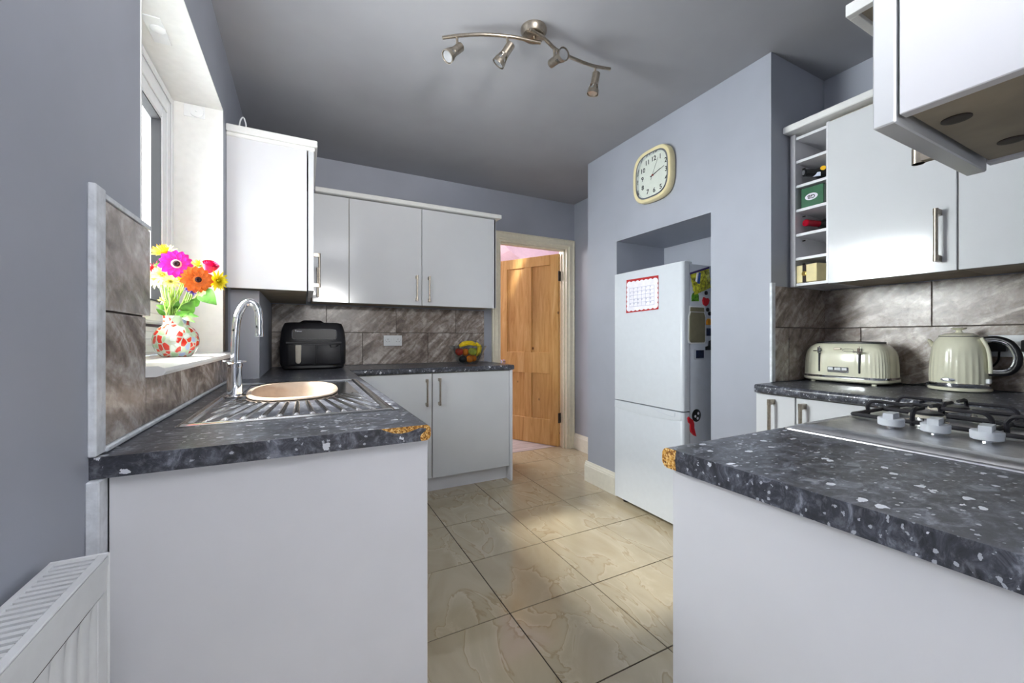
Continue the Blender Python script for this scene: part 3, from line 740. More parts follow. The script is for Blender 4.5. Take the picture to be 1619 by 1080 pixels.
for i in range(6): z = 1.325+.024*i; box(bm, (1.8917, 1.782, z), (1.8919, 1.99, z+.0012))
obj('grid_lines', bm, 'inkblue', t)
bm = B(); rr = random.Random(3)
for i in range(6):
    for j in range(5):
        if rr.random() < .75:
            y = 1.79+.0345*i; z = 1.329+.024*j; 
            merge(bm, text_bm(str(30-(j*7+i)) if 30-(j*7+i) > 0 else '1', .011, basis((1.8915, y+.022, z+.014), (0, -1, 0), (0, 0, 1)), .0002))
obj('dates', bm, 'inkblue', t)['kind'] = 'stuff'
# fridge magnets on the side
my = FY0+.004
def MX(x): return x*.984+.002
def MZ(z): return 1.12+(z-1.12)*.984
def slab(pts, th, m, name, label=None, cat=None, parent=None, y=my):
    o = obj(name, prism(B(), [(MX(x), y, MZ(z)) for x, z in pts], (0, -th, 0)), m, parent)
    if label: tag(center(o), label, cat)
    return o
t = thing('snack_packet', 'crumpled yellow and purple snack packet clipped to the fridge side', 'packet', (MX(2.07), my, 1.36))
bm = B(); rr = random.Random(5); nx_, nz_ = 14, 12; rows = []
for j in range(nz_+1):
    v = j/nz_; row = []
    for i in range(nx_+1):
        u = i/nx_; x = (1.985+.165*u)*(1-v)+(2.012+.152*u)*v if False else (2.014+.147*u)*(1-v)+(1.98+.163*u)*v
        z = (1.371+.053*u)*(1-v)+(1.491+.050*u)*v
        row.append(Vector((MX(x), my-.004-.016*math.sin(PI*u)*math.sin(PI*v)-.006*rr.random(), MZ(z))))
    rows.append(row)
loft(bm, rows, closed=False, cap=False); obj('foil', bm, 'foil', t, True)
obj('seal', prism(B(), [(MX(1.978), my-.006, MZ(1.488)), (MX(2.143), my-.006, MZ(1.536)), (MX(2.143), my-.006, MZ(1.548)), (MX(1.978), my-.006, MZ(1.499))], (0, -.004, 0)), plain('purple_print', (70, 50, 110), .4), t)
obj('print', prism(B(), [(MX(2.02), my-.022, MZ(1.44)), (MX(2.04), my-.022, MZ(1.435)), (MX(2.05), my-.022, MZ(1.50)), (MX(2.035), my-.022, MZ(1.505))], (0, -.002, 0)), 'blueprint', t)
obj('print', prism(B(), [(MX(2.006), my-.022, MZ(1.45)), (MX(2.018), my-.022, MZ(1.445)), (MX(2.03), my-.022, MZ(1.5)), (MX(2.018), my-.022, MZ(1.50))], (0, -.002, 0)), 'paper', t)
slab([(2.0, 1.335), (2.06, 1.338), (2.058, 1.372), (2.045, 1.388), (2.012, 1.385), (2.0, 1.368)], .004, 'greenmag', 'fridge_magnet', 'small green picture magnet under the snack packet', 'magnet')
slab([(2.118, 1.311), (2.14, 1.325), (2.148, 1.348), (2.135, 1.360), (2.118, 1.357), (2.10, 1.364), (2.091, 1.345), (2.096, 1.322)], .008, 'red', 'fridge_magnet', 'red heart-shaped magnet beside the jar board', 'magnet')
for x, z, lb in ((2.124, 1.390, 'topmost round black button magnet'), (2.137, 1.291, 'round black button magnet below the red heart'), (2.155, 1.268, 'lowest round black button magnet at the alcove edge')):
    o = obj('fridge_magnet', lathe(B(), [(.012, 0), (.012, .006), (.009, .008)], (MX(x), my, MZ(z)), (0, -1, 0), 16), 'black', None, True); tag(center(o), lb, 'magnet')
jar = [(1.975, 1.308), (1.973, 1.285), (1.979, 1.278), (1.967, 1.25), (1.963, 1.11), (1.968, 1.095), (1.98, 1.088), (2.106, 1.088), (2.116, 1.098), (2.118, 1.25), (2.105, 1.275), (2.108, 1.285), (2.106, 1.308)]
t = thing('jar_board', 'khaki jar-shaped memo board with a white outline on the fridge side', 'memo board', (MX(2.04), my, MZ(1.088)))
obj('backing', prism(B(), [(MX(x), my, MZ(z)) for x, z in jar], (0, -.006, 0)), 'upvc', t)
cx_, cz_ = 2.041, 1.2
obj('board', prism(B(), [(MX(cx_+(x-cx_)*.88), my-.006, MZ(cz_+(z-cz_)*.93)) for x, z in jar], (0, -.003, 0)), 'khaki', t)
obj('neck_line', box(B(), (MX(1.985), my-.0095, MZ(1.272)), (MX(2.098), my-.0088, MZ(1.275))), 'upvc', t)
slab([(2.125, 1.2), (2.165, 1.2), (2.165, 1.232), (2.14, 1.238), (2.125, 1.225)], .01, 'orange_pl', 'fridge_magnet', 'orange magnet beside the memo board', 'magnet')
slab([(2.13, 1.135), (2.17, 1.135), (2.17, 1.18), (2.13, 1.18)], .005, 'navy', 'fridge_magnet', 'dark blue square magnet right of the memo board', 'magnet')
slab([(2.12, 1.05), (2.17, 1.05), (2.17, 1.11), (2.15, 1.105), (2.145, 1.075), (2.12, 1.07)], .005, 'black', 'fridge_magnet', 'black silhouette magnet at the alcove edge', 'magnet')
t = thing('photo_magnet', 'small framed photo magnet with a dark picture below the memo board', 'magnet', (MX(2.06), my, MZ(.998)))
obj('frame', box(B(), (MX(2.019), my, MZ(.998)), (MX(2.106), my-.005, MZ(1.056)), .001), 'fridge_side', t); obj('picture', box(B(), (MX(2.032), my-.005, MZ(1.004)), (MX(2.1), my-.006, MZ(1.05))), 'navy', t)
t = thing('round_magnet', 'round black badge magnet with white figures above the red bird', 'magnet', (MX(2.04), my, MZ(.62)))
obj('disc', lathe(B(), [(.036, 0), (.036, .004), (.033, .006)], (MX(2.04), my, MZ(.668)), (0, -1, 0), 24), 'black', t, True)
bm = B()
for x, z in ((2.05, .68), (2.045, .652), (2.025, .665)): lathe(bm, [(.008, 0), (.008, .001)], (MX(x), my-.006, MZ(z)), (0, -1, 0), 10)
obj('figures', bm, 'paper', t)
slab([(1.958, .66), (1.968, .668), (1.985, .655), (2.0, .648), (2.012, .625), (2.012, .60), (2.022, .57), (2.03, .548), (2.012, .556), (1.99, .575), (1.978, .60), (1.982, .622), (1.965, .635)], .010, 'red', 'fridge_magnet', 'red bird-shaped magnet below the round black badge', 'magnet')

# ------------------------------------------------------------------ wall clock
t = thing('wall_clock', 'cream rounded-square wall clock above the fridge alcove', 'clock', (CX, 1.853, 1.985))
cc, cz = 1.853, 2.151
def cl(x, h, v, p=3.2, n=56): return [Vector((x, y, z)) for y, z in sq(cc, cz, h, v, n, p)]
bm = B(); loft(bm, [cl(CX-.001, .150, .160), cl(CX-.012, .156, .166), cl(1.945, .156, .166), cl(1.937, .151, .161), cl(1.936, .142, .152), cl(1.940, .133, .143), cl(1.960, .128, .138)], cap=False)
obj('case', bm, 'clock', t, True)
bm = B(); loft(bm, [cl(1.9405, .133, .143), cl(1.9395, .124, .134), cl(1.955, .120, .130)], cap=False); obj('inner_bezel', bm, 'chrome', t, True)
bm = B(); loft(bm, [cl(1.958, .128, .138), cl(1.9575, .128, .138)]); obj('dial', bm, 'clockface', t)
bm = B()
for s, (y, z) in {'12': (1.846, 2.252), '1': (1.793, 2.247), '2': (1.750, 2.208), '3': (1.748, 2.153), '4': (1.748, 2.099), '5': (1.790, 2.058), '6': (1.842, 2.053), '7': (1.896, 2.058), '8': (1.938, 2.097), '9': (1.940, 2.153), '10': (1.937, 2.206), '11': (1.898, 2.246)}.items():
    obj('numeral', text_bm(s, .041, basis((1.957, y+.002, z), (0, -1, 0), (0, 0, 1)), .0004), 'ink', t)
def hand(y1, z1, w, back, x, m, nm):
    d = Vector((0, y1-cc, z1-cz)); L = d.length; d.normalize(); n = Vector((0, -d.z, d.y)); c0 = Vector((x, cc, cz))
    bm = prism(B(), [c0-d*back-n*w, c0+d*L-n*w*.6, c0+d*L+n*w*.6, c0-d*back+n*w], (-.001, 0, 0)); obj(nm, bm, m, t)
hand(1.790, 2.171, .0032, .02, 1.955, 'ink', 'hour_hand'); hand(1.760, 2.176, .0022, .02, 1.953, 'ink', 'minute_hand'); hand(1.806, 2.246, .0009, .03, 1.951, 'ink', 'second_hand')
obj('hub', lathe(B(), [(.005, 0), (.005, .008)], (1.957, cc, cz), (-1, 0, 0), 12), 'darkred', t)
obj('glass', (lambda b: loft(b, [cl(1.9405, .131, .141), cl(1.9395, .131, .141)]))(B()), 'glass', t)

# ------------------------------------------------------------------ ceiling spotlights
t = thing('spotlight_bar', 'brushed nickel ceiling light with two curved arms and four adjustable spots', 'ceiling light', (.905, 1.54, CH))
obj('ceiling_rose', lathe(B(), [(.058, 0), (.058, .010), (.054, .016), (.05, .03), (.044, .034), (.001, .036)], (.905, 1.545, CH), (0, 0, -1), 32), 'nickel', t, True)
zb = CH-.058
armL = smooth_path([(.537, 1.702, zb), (.60, 1.655, zb), (.689, 1.602, zb), (.797, 1.560, zb), (.867, 1.544, zb), (.932, 1.531, zb)], 6)
armR = smooth_path([(.862, 1.50, zb+.013), (.94, 1.512, zb+.008), (1.013, 1.534, zb), (1.086, 1.545, zb), (1.22, 1.547, zb), (1.326, 1.526, zb)], 6)
for a in (armL, armR): obj('arm', tube(B(), a, .0075, 10), 'nickel', t, True)
obj('link', lathe(B(), [(.006, 0), (.006, .03)], (.905, 1.538, CH-.034), (0, 0, -1), 10), 'nickel', t, True)
th_ = math.atan2(328.5, 637.07); RT = Vector((math.cos(th_), -math.sin(th_), 0)); FW = Vector((math.sin(th_), math.cos(th_), 0))
for (x, y), d in (((.590, 1.664), (-.55, -.75, .42)), ((.785, 1.564), (-.58, -.80, -.12)), ((1.006, 1.532), (.50, -.14, .85)), ((1.250, 1.546), (-.16, -.96, -.1))):
    dv = (RT*d[0]+Vector((0, 0, 1))*d[1]-FW*d[2]).normalized(); j = Vector((x, y, zb-.058))
    hd = obj('spot_head', lathe(B(), [(.001, -.028), (.0165, -.028), (.0185, -.026), (.0185, .026), (.0175, .027), (.001, .027)], j, dv, 20), 'nickel', t, True)
    obj('pin', lathe(B(), [(.0055, 0), (.0055, .058)], (x, y, zb), (0, 0, -1), 10), 'nickel', hd, True)
    bm = B(); lathe(bm, [(.0262, .052), (.0285, .068), (.0285, .072), (.0262, .072), (.024, .054)], j, dv, 24, cap=False)
    dd, u, w = frame_of(dv)
    for k in range(3):
        a = 2*PI*k/3+.4; e = u*math.cos(a)+w*math.sin(a); f_ = dd.cross(e)
        prism(bm, [j+dd*.022+e*.0165-f_*.006, j+dd*.056+e*.0245-f_*.008, j+dd*.056+e*.0245+f_*.008, j+dd*.022+e*.0165+f_*.006], e*.002)
    obj('cage_ring', bm, 'nickel', hd, True)
    obj('bulb', lathe(B(), [(.010, .02), (.012, .035), (.0235, .056), (.025, .066), (.022, .069), (.001, .069)], j, dv, 20), 'bulb', hd, True)

# ------------------------------------------------------------------ radiator
t = thing('radiator', 'white panel radiator with a slotted top grille on the left wall', 'radiator', (-.29, .1, .17))
RY0, RY1, RZ0, RZ1 = -.55, .82, .17, .798
bm = B(); n = 0; y = RY0+.03
prof = []
while y < RY1-.03:
    prof += [(-.270, y), (-.265, y+.004), (-.2632, y+.009), (-.2632, y+.022), (-.265, y+.027), (-.270, y+.0305)]; y += .034
L = []
for z, k in ((RZ0+.05, 0), (RZ0+.075, 1), (RZ1-.085, 1), (RZ1-.055, 0)):
    L.append([Vector((-.2632 if (not k) else px_, yy, z)) for px_, yy in prof])
loft(bm, L, closed=False, cap=False)
box(bm, (-.271, RY0, RZ0), (-.2627, RY1-.005, RZ0+.05)); box(bm, (-.271, RY0, RZ1-.055), (-.2627, RY1-.005, RZ1-.006), .002); box(bm, (-.271, RY1-.034, RZ0+.0501), (-.2628, RY1-.005, RZ1-.0551)); box(bm, (-.271, RY0, RZ0+.0501), (-.2628, RY0+.03, RZ1-.0551))
obj('front_panel', bm, 'radiator', t, True)
obj('slot_shade_block', box(B(), (-.3165, RY0+.01, RZ0+.03), (-.2715, RY1-.02, RZ1-.03)), 'gasket', t)  # dark block puts shade behind the grille slots as plain colour
obj('back_panel', box(B(), (-.322, RY0, RZ0), (-.317, RY1-.002, RZ1-.01)), 'radiator', t)
bm = B(); box(bm, (-.326, RY1-.004, RZ0+.02), (-.2605, RY1, RZ1), .0015); obj('side_cover', bm, 'radiator', t)
obj('side_cover', box(B(), (-.326, RY0-.002, RZ0+.02), (-.2605, RY0+.002, RZ1)), 'radiator', t)
bm = B(); box(bm, (-.3255, RY0+.003, RZ1-.004), (-.3155, RY1-.0045, RZ1-.0005), .001); box(bm, (-.272, RY0+.003, RZ1-.004), (-.2610, RY1-.0045, RZ1-.0005), .001); box(bm, (-.3155, RY1-.016, RZ1-.004), (-.272, RY1-.0045, RZ1-.0006)); box(bm, (-.2626, RY0+.003, RZ1-.018), (-.2611, RY1-.0045, RZ1-.0045))
obj('grille_frame', bm, 'radiator', t)
sl = None; y = RY1-.016
while y > RY0+.02:
    y -= .0128
    if sl is None: sl = obj('slat', box(B(), (-.3157, 0, RZ1-.0035), (-.2718, .0070, RZ1-.0006)), 'radiator', t, shift=False); sl.data.transform(Matrix.Translation((-t.location.x, -t.location.y, -t.location.z))); sl.location = (0, y, 0)
    else: c2 = sl.copy(); COL.objects.link(c2); c2.location = (0, y, 0)
for yy in (RY0+.2, RY1-.2): obj('wall_bracket', box(B(), (LX, yy, RZ0+.1), (-.322, yy+.03, RZ1-.1)), 'radiator', t)

# ------------------------------------------------------------------ sink
t = thing('sink', 'stainless steel sink tray with fan-shaped drainer grooves and beige bowl', 'sink', (-.02, 1.7, TOP))
SX0, SX1, SY0, SY1 = -.272, .238, 1.205, 2.20
bcx, bcy, bhx, bhy = -.035, 1.85, .150, .275
def bowlpt(a, s=1.0):
    ca, sa = math.cos(a), math.sin(a)
    x = bcx+bhx*s*math.copysign(abs(ca)**.8, ca); y = bcy+bhy*s*math.copysign(abs(sa)**.8, sa)
    return x, y
def inside(x, y, s=1.0): return (abs((x-bcx)/(bhx*s))**2.5+abs((y-bcy)/(bhy*s))**2.5) < 1
bm = B(); NX, NYY = 132, 100; g = {}
def sh(x, y):
    e = min(x-SX0, SX1-x, y-SY0, SY1-y)
    if e < .004: return .0008
    if e < .010: return .0045
    h = .0045 if e < .020 else (.0045-.0065*min(1, (e-.020)/.012))
    if e > .03 and y < 1.66 and not inside(x, y, 1.12):
        ang = math.atan2(x+.02, 2.12-y); ph = ang/.0472
        k = .5+.5*math.cos(2*PI*ph); k = max(0, (k-.45)/.55)
        fe = min(1, max(0, (e-.03)/.03)); fb = min(1, max(0, ((abs((x-bcx)/bhx)**2.5+abs((y-bcy)/bhy)**2.5)-1.2)/.5))
        h += .0065*k**.8*fe*fb
    return h
for i in range(NX+1):
    for j in range(NYY+1):
        x = SX0+(SX1-SX0)*i/NX; y = SY0+(SY1-SY0)*j/NYY; g[i, j] = bm.verts.new((x, y, TOP+sh(x, y)))
for i in range(NX):
    for j in range(NYY):
        cx0 = SX0+(SX1-SX0)*(i+.5)/NX; cy0 = SY0+(SY1-SY0)*(j+.5)/NYY
        if inside(cx0, cy0, .97): continue
        bm.faces.new((g[i, j], g[i+1, j], g[i+1, j+1], g[i, j+1]))
for v in [v for v in bm.verts if not v.link_faces]: bm.verts.remove(v)
o = obj('drainer_tray', bm, 'steel', t); o.data.polygons.foreach_set('use_smooth', [True]*len(o.data.polygons))
bm = B(); L = []
for s, z in ((1.06, .0015), (1.055, .006), (1.0, .0085), (.95, .007), (.92, -.003), (.90, -.02), (.86, -.12), (.78, -.15), (.3, -.158), (.02, -.16)):
    L.append([Vector((*bowlpt(2*PI*k/48, s), TOP+z)) for k in range(48)])
loft(bm, L, cap=False); obj('bowl', bm, 'basin', t, True)
obj('waste', lathe(B(), [(.038, 0), (.038, .003), (.03, .004), (.001, .002)], (bcx, bcy, TOP-.159), seg=24), 'chrome', t, True)
# tap
t = thing('tap', 'tall chrome swan-neck mixer tap behind the sink bowl', 'tap', (-.22, 1.74, TOP+.004))
bm = B(); lathe(bm, [(.036, 0), (.036, .003), (.028, .006), (.0235, .008), (.0225, .104), (.0245, .106), (.0245, .116), (.020, .120), (.001, .120)], (-.222, 1.74, TOP+.003), seg=28); obj('body', bm, 'chrome', t, True)
path = [(-.222, 1.74, 1.03), (-.222, 1.74, 1.09), (-.2195, 1.74, 1.15), (-.212, 1.738, 1.20), (-.197, 1.736, 1.236), (-.176, 1.734, 1.248), (-.157, 1.732, 1.236), (-.147, 1.731, 1.205), (-.145, 1.731, 1.165), (-.146, 1.731, 1.135)]
path = smooth_path([(-.222, 1.74, 1.03), (-.2205, 1.74, 1.10), (-.214, 1.74, 1.19), (-.196, 1.74, 1.238), (-.176, 1.74, 1.252), (-.157, 1.74, 1.238), (-.148, 1.74, 1.205), (-.1465, 1.74, 1.132)], 6)
obj('spout', tube(B(), path, .0128, 18), 'chrome', t, True)
obj('nozzle', lathe(B(), [(.0132, 0), (.0138, .012), (.0132, .016), (.009, .0165)], (-.1465, 1.74, 1.142), (0, 0, -1), 18), 'chrome', t, True)
for s in (-1, 1):
    bm = B(); lathe(bm, [(.0085, 0), (.0085, .014), (.0065, .018)], (-.222+s*.004, 1.74, 1.03), (s, 0, .15), 14)
    box(bm, (-.222+s*.008, 1.733, 1.034), (-.222+s*.036, 1.747, 1.041), .002)
    obj('lever', bm, 'chrome', t, True)

# ------------------------------------------------------------------ vase and flowers
VX, VY, VZ = -.40, 1.80, 1.0555
vprof = [(.036, 0), (.044, .003), (.056, .018), (.0645, .042), (.066, .060), (.062, .080), (.052, .097), (.041, .106), (.0365, .112), (.0365, .140), (.038, .143), (.0345, .143), (.0335, .115), (.048, .098), (.060, .06), (.05, .02), (.03, .006), (.001, .006)]
bm = B(); lathe(bm, vprof, (VX, VY, VZ), seg=36); tag(center(obj('vase', bm, 'vase', None, True)), 'round glass vase with red, green, white and blue speckles on the window sill', 'vase')
NECK = Vector((VX, VY, VZ+.12)); CAMP = Vector((0, 0, 1.12))
def petal_bm(L, Wd, curl=.15, n=6):
    """petal along +x, normal +z, cupped"""
    bm = B(); rows = []
    for i in range(n+1):
        u = i/n; w = Wd*math.sin(PI*min(1, .12+u*.80))**.7 if u < 1 else Wd*.12
        z = -curl*L*u*u
        rows.append([Vector((L*u, -w/2, z+.12*w)), Vector((L*u, 0, z)), Vector((L*u, w/2, z+.12*w))])
    loft(bm, rows, closed=False, cap=False); return bm
def mat_for(normal, spin=0):
    n = Vector(normal).normalized(); q = n.to_track_quat('Z', 'Y').to_matrix().to_4x4(); return q @ Matrix.Rotation(spin, 4, 'Z')
def stem_to(t, head, nrm, r=.0022, m='stem'):
    base = NECK+Vector((random.uniform(-.02, .02), random.uniform(-.02, .02), -.075)); lip = NECK+Vector((random.uniform(-.024, .024), random.uniform(-.024, .024), .02))
    h = Vector(head)-Vector(nrm).normalized()*.012
    obj('stem', tube(B(), smooth_path([base, lip, lip.lerp(h, .6)+Vector((0, 0, -.006)), h], 5), r, 6), m, t, True)
def gerbera(head, nrm, R, m, label, group=None):
    t = thing('gerbera', label, 'flower', tuple(head)); nrm = Vector(nrm).normalized()
    base = petal_bm(R*.86, R*.46, .12); proto = None
    for ring_, cnt, sc, tl in ((0, 15, 1, .05), (1, 11, .80, -.12)):
        for k in range(cnt):
            mt = mat_for(nrm) @ Matrix.Rotation(2*PI*k/cnt+ring_*.2+random.uniform(-.06, .06), 4, 'Z') @ Matrix.Rotation(tl-.05, 4, 'Y') @ Matrix.Translation((R*.14, 0, .002*ring_)) @ Matrix.Scale(sc*random.uniform(.92, 1.04), 4)
            if proto is None: o = proto = obj('petal', base, m, t, True, shift=False)
            else: o = proto.copy(); COL.objects.link(o)
            o.matrix_local = mt
    bm = B(); lathe(bm, [(.30*R, .003), (.30*R, .007), (.20*R, .009)], (0, 0, 0), nrm, 16, cap=True); o = obj('ring', bm, 'pinkring' if m == 'magenta' else m, t, True, shift=False)
    bm = B(); lathe(bm, [(.20*R, .004), (.21*R, .010), (.12*R, .013), (.001, .010)], (0, 0, 0), nrm, 14); obj('flower_centre', bm, 'centre', t, True, shift=False)
    stem_to(t, head, nrm); return t
def mum(head, nrm, R, m, label, cat='flower', n=60, name='chrysanthemum', spike=.22, domed=1.0):
    t = thing(name, label, cat, tuple(head)); nrm = Vector(nrm).normalized(); bm = B(); rr = random.Random(n+int(R*1e4))
    for i in range(n):
        u = (i+.5)/n; ph = i*2.39996; tilt_ = (.15+1.35*u*domed)
        b = petal_bm(R*(.55+.45*u), R*spike, -.15 if u < .5 else .1, 3)
        bmesh.ops.transform(b, matrix=mat_for(nrm) @ Matrix.Rotation(ph, 4, 'Z') @ Matrix.Rotation(-(PI/2-tilt_), 4, 'Y') @ Matrix.Scale(rr.uniform(.85, 1.05), 4), verts=b.verts); merge(bm, b)
    obj('flower_head', bm, m, t, True, shift=False); stem_to(t, head, nrm); return t
toC = lambda h: (CAMP-Vector(h)).normalized()
h = (-.385, 1.735, 1.372); gerbera(h, toC(h)+Vector((0, 0, .12)), .049, 'magenta', 'magenta gerbera with a dark centre at the top of the bouquet')
h = (-.322, 1.705, 1.319); gerbera(h, toC(h)+Vector((.25, 0, .05)), .047, 'orange_p', 'orange gerbera with a dark centre at the front of the bouquet')
h = (-.442, 1.84, 1.42); mum(h, toC(h)*.5+Vector((-.05, 0, 1)), .052, 'gold_p', 'golden yellow chrysanthemum highest in the bouquet', n=70)
h = (-.428, 1.775, 1.335); mum(h, toC(h)+Vector((-.3, 0, .3)), .043, 'lemon_p', 'pale lemon chrysanthemum at the left of the bouquet', n=60)
h = (-.452, 1.80, 1.325); mum(h, toC(h)+Vector((-.8, 0, .2)), .040, 'lemon_p', 'pale lemon bloom furthest left, half behind the tile edge', n=50)
h = (-.405, 1.76, 1.315); mum(h, toC(h)+Vector((-.1, 0, -.1)), .032, 'lemon_p', 'small pale lemon bloom low under the magenta gerbera', n=40)
h = (-.372, 1.77, 1.335); mum(h, toC(h)+Vector((.1, 0, .1)), .034, 'yellow_p', 'bright yellow small bloom between the two gerberas', n=40)
h = (-.358, 1.78, 1.345); mum(h, toC(h)+Vector((.3, 0, .3)), .030, 'yellow_p', 'second bright yellow bloom touching the orange gerbera', n=36)
h = (-.278, 1.765, 1.327); mum(h, toC(h)+Vector((.7, 0, -.1)), .042, 'yellow_p', 'bright yellow chrysanthemum at the right of the bouquet', n=56)
h = (-.345, 1.83, 1.383); mum(h, toC(h)*.4+Vector((.1, 0, 1)), .036, 'lime_p', 'lime green bloom between magenta gerbera and rose', n=56, spike=.16)
h = (-.466, 1.84, 1.357); mum(h, toC(h)+Vector((-.4, 0, .4)), .040, 'red_p', 'spiky red bloom at the upper left of the bouquet', n=60, spike=.10)
h = (-.337, 1.715, 1.282); mum(h, toC(h)+Vector((.2, 0, -.3)), .020, 'purple_p', 'small purple flower below the orange gerbera', n=26, name='purple_flower')
h = (-.352, 1.72, 1.288); mum(h, toC(h)+Vector((-.2, 0, -.1)), .014, 'purple_p', 'tiny purple sprig left of the small purple flower', n=16, name='purple_flower')
h = (-.438, 1.80, 1.252); mum(h, toC(h)+Vector((-.3, 0, .4)), .016, 'lemon_p', 'tiny cream bud low at the left of the bouquet', n=20, name='flower_bud')
# rose
h = Vector((-.300, 1.775, 1.372)); t = thing('rose', 'deep pink rose at the upper right of the bouquet', 'flower', tuple(h)); nrm = (toC(h)*.5+Vector((.25, 0, 1))).normalized()
bm = B()
for ring_, (cnt, r0, hh) in enumerate(((5, .020, .034), (4, .016, .038), (3, .011, .041), (2, .006, .043))):
    for k in range(cnt):
        a0 = 2*PI*k/cnt+ring_*.7; rows = []
        for i in range(6):
            v = i/5; rr_ = r0*(.35+.75*math.sin(PI*.5*min(1, v*1.1)))+(.004*(v**3)); 
            rows.append([Vector((rr_*math.cos(a0+s*1.5*PI/cnt*(1-.25*v**2)), rr_*math.sin(a0+s*1.5*PI/cnt*(1-.25*v**2)), -.018+hh*v)) for s in (-1, -.5, 0, .5, 1)])
        b = B(); loft(b, rows, closed=False, cap=False); bmesh.ops.transform(b, matrix=mat_for(nrm), verts=b.verts); merge(bm, b)
obj('petals', bm, 'rose_p', t, True, shift=False); stem_to(t, h-nrm*.015, nrm)
# greenery
t = thing('foliage', 'green leaves and stems of the bouquet fanning over the vase rim', 'foliage', tuple(NECK))
def leafo(base, tip, w):
    base, tip = Vector(base), Vector(tip); d = tip-base; L = d.length; side = d.cross(CAMP-base).normalized(); up = side.cross(d).normalized(); rows = []
    for i in range(9):
        u = i/8; ww = w*math.sin(PI*u**.8)+.0008; c = base+d*u+up*(.12*L*math.sin(PI*u)); rows.append([c-side*ww+up*ww*.25, c, c+side*ww+up*ww*.25])
    o = obj('leaf', loft(B(), rows, closed=False, cap=False), 'leaf', t, True); return o
leafo((-.318, 1.735, 1.285), (-.268, 1.70, 1.235), .026); leafo((-.35, 1.765, 1.235), (-.320, 1.74, 1.262), .014)
leafo((-.370, 1.77, 1.21), (-.335, 1.735, 1.25), .02); leafo((-.375, 1.78, 1.205), (-.325, 1.74, 1.195), .010); leafo((-.38, 1.78, 1.20), (-.335, 1.74, 1.175), .008)
leafo((-.40, 1.79, 1.20), (-.35, 1.75, 1.215), .009); leafo((-.42, 1.80, 1.22), (-.455, 1.80, 1.235), .008); leafo((-.43, 1.80, 1.20), (-.452, 1.79, 1.222), .007)
leafo((-.44, 1.83, 1.38), (-.47, 1.83, 1.375), .008); leafo((-.375, 1.8, 1.39), (-.35, 1.8, 1.37), .012); leafo((-.40, 1.8, 1.22), (-.385, 1.76, 1.25), .010)
for k in range(15):
    a = random.uniform(-1, 1); top = Vector((-.385+.055*a+random.uniform(-.01, .01), 1.775+random.uniform(-.02, .03), random.uniform(1.27, 1.32)))
    bs = NECK+Vector((.025*a*random.uniform(-1, 1), random.uniform(-.025, .025), -.05))
    obj('stem', tube(B(), [bs, NECK+Vector((.02*a, random.uniform(-.02, .02), .02)), top], .0022, 6), 'stem', t, True)

# ------------------------------------------------------------------ air fryer
t = thing('air_fryer', 'black two-drawer air fryer with one beige handle in the corner', 'air fryer', (.06, 3.18, TOP))
def rr_box(bm, levels, n=48, p=5):
    return loft(bm, [[Vector((x, y, z)) for x, y in sq(cx, cy, hx, hy, n, p)] for z, cx, cy, hx, hy in levels])
fcx, fcy, fw, fd_ = .059, 3.165, .200, .150
obj('base', rr_box(B(), [(TOP+.001, fcx, fcy, fw-.022, fd_-.018), (TOP+.012, fcx, fcy, fw-.006, fd_-.006), (TOP+.034, fcx, fcy, fw-.006, fd_-.006)]), 'black', t, True)
obj('body', rr_box(B(), [(.936, fcx, fcy, fw-.003, fd_-.006), (.95, fcx, fcy, fw+.003, fd_), (1.03, fcx, fcy, fw+.005, fd_), (1.095, fcx, fcy, fw+.004, fd_-.001), (1.17, fcx, fcy+.003, fw-.004, fd_-.008), (1.20, fcx, fcy+.004, fw-.012, fd_-.014), (1.222, fcx, fcy+.004, fw-.022, fd_-.03), (1.228, fcx, fcy+.004, fw-.045, fd_-.055)]), 'fryer', t, True)
yf = fcy-fd_
for x0, x1 in ((fcx-.155, fcx+.012), (fcx+.016, fcx+.165)):
    d = obj('drawer', box(B(), (x0, yf-.007, .945), (x1, yf+.03, 1.078), .004, 2), 'fryer', t, True)
    if x0 < 0:
        bm = B(); loft(bm, [[Vector((x, y, z)) for x, y in sq(fcx-.094, yf-.020, hw, .013, 16, 4)] for z, hw in ((.955, .006), (.958, .012), (.968, .0165), (1.07, .0185), (1.076, .017))]); obj('handle', bm, 'beige', d, True)
    else:
        bm = B(); rr_box(bm, [(1.058, fcx+.118, yf-.008, .018, .006), (1.076, fcx+.124, yf-.008, .032, .006)], 20, 3); obj('handle_socket', bm, 'black', d, True)
obj('band', box(B(), (fcx-.168, yf-.003, 1.084), (fcx+.172, yf+.03, 1.098), .002), 'fryer', t)
dp = obj('display_panel', prism(B(), [(x, yf-.006+(z-1.10)*.06, z) for x, z in sq(fcx+.004, 1.146, .134, .036, 40, 7)], (0, .03, 0)), 'fryer_gloss', t)
bm = B(); L0 = [(x, yf-.0062+(z-1.10)*.06, z) for x, z in sq(fcx+.004, 1.146, .134, .036, 48, 7)]; tube(bm, [Vector(p) for p in L0]+[Vector(L0[0])], .0022, 6); obj('display_trim', bm, 'fryer_trim', dp, True)
obj('logo', text_bm('Tower', .016, basis((fcx-.092, yf-.0075+.004, 1.168), (1, 0, 0), (0, .06, 1)), .0005), 'paper', dp)
bm = B(); rr_box(bm, [(1.226, fcx-.01, fcy+.02, .085, .07), (1.240, fcx-.01, fcy+.02, .065, .055), (1.246, fcx-.01, fcy+.02, .055, .045)], 32, 4); obj('lid_vent', bm, 'black', t, True)

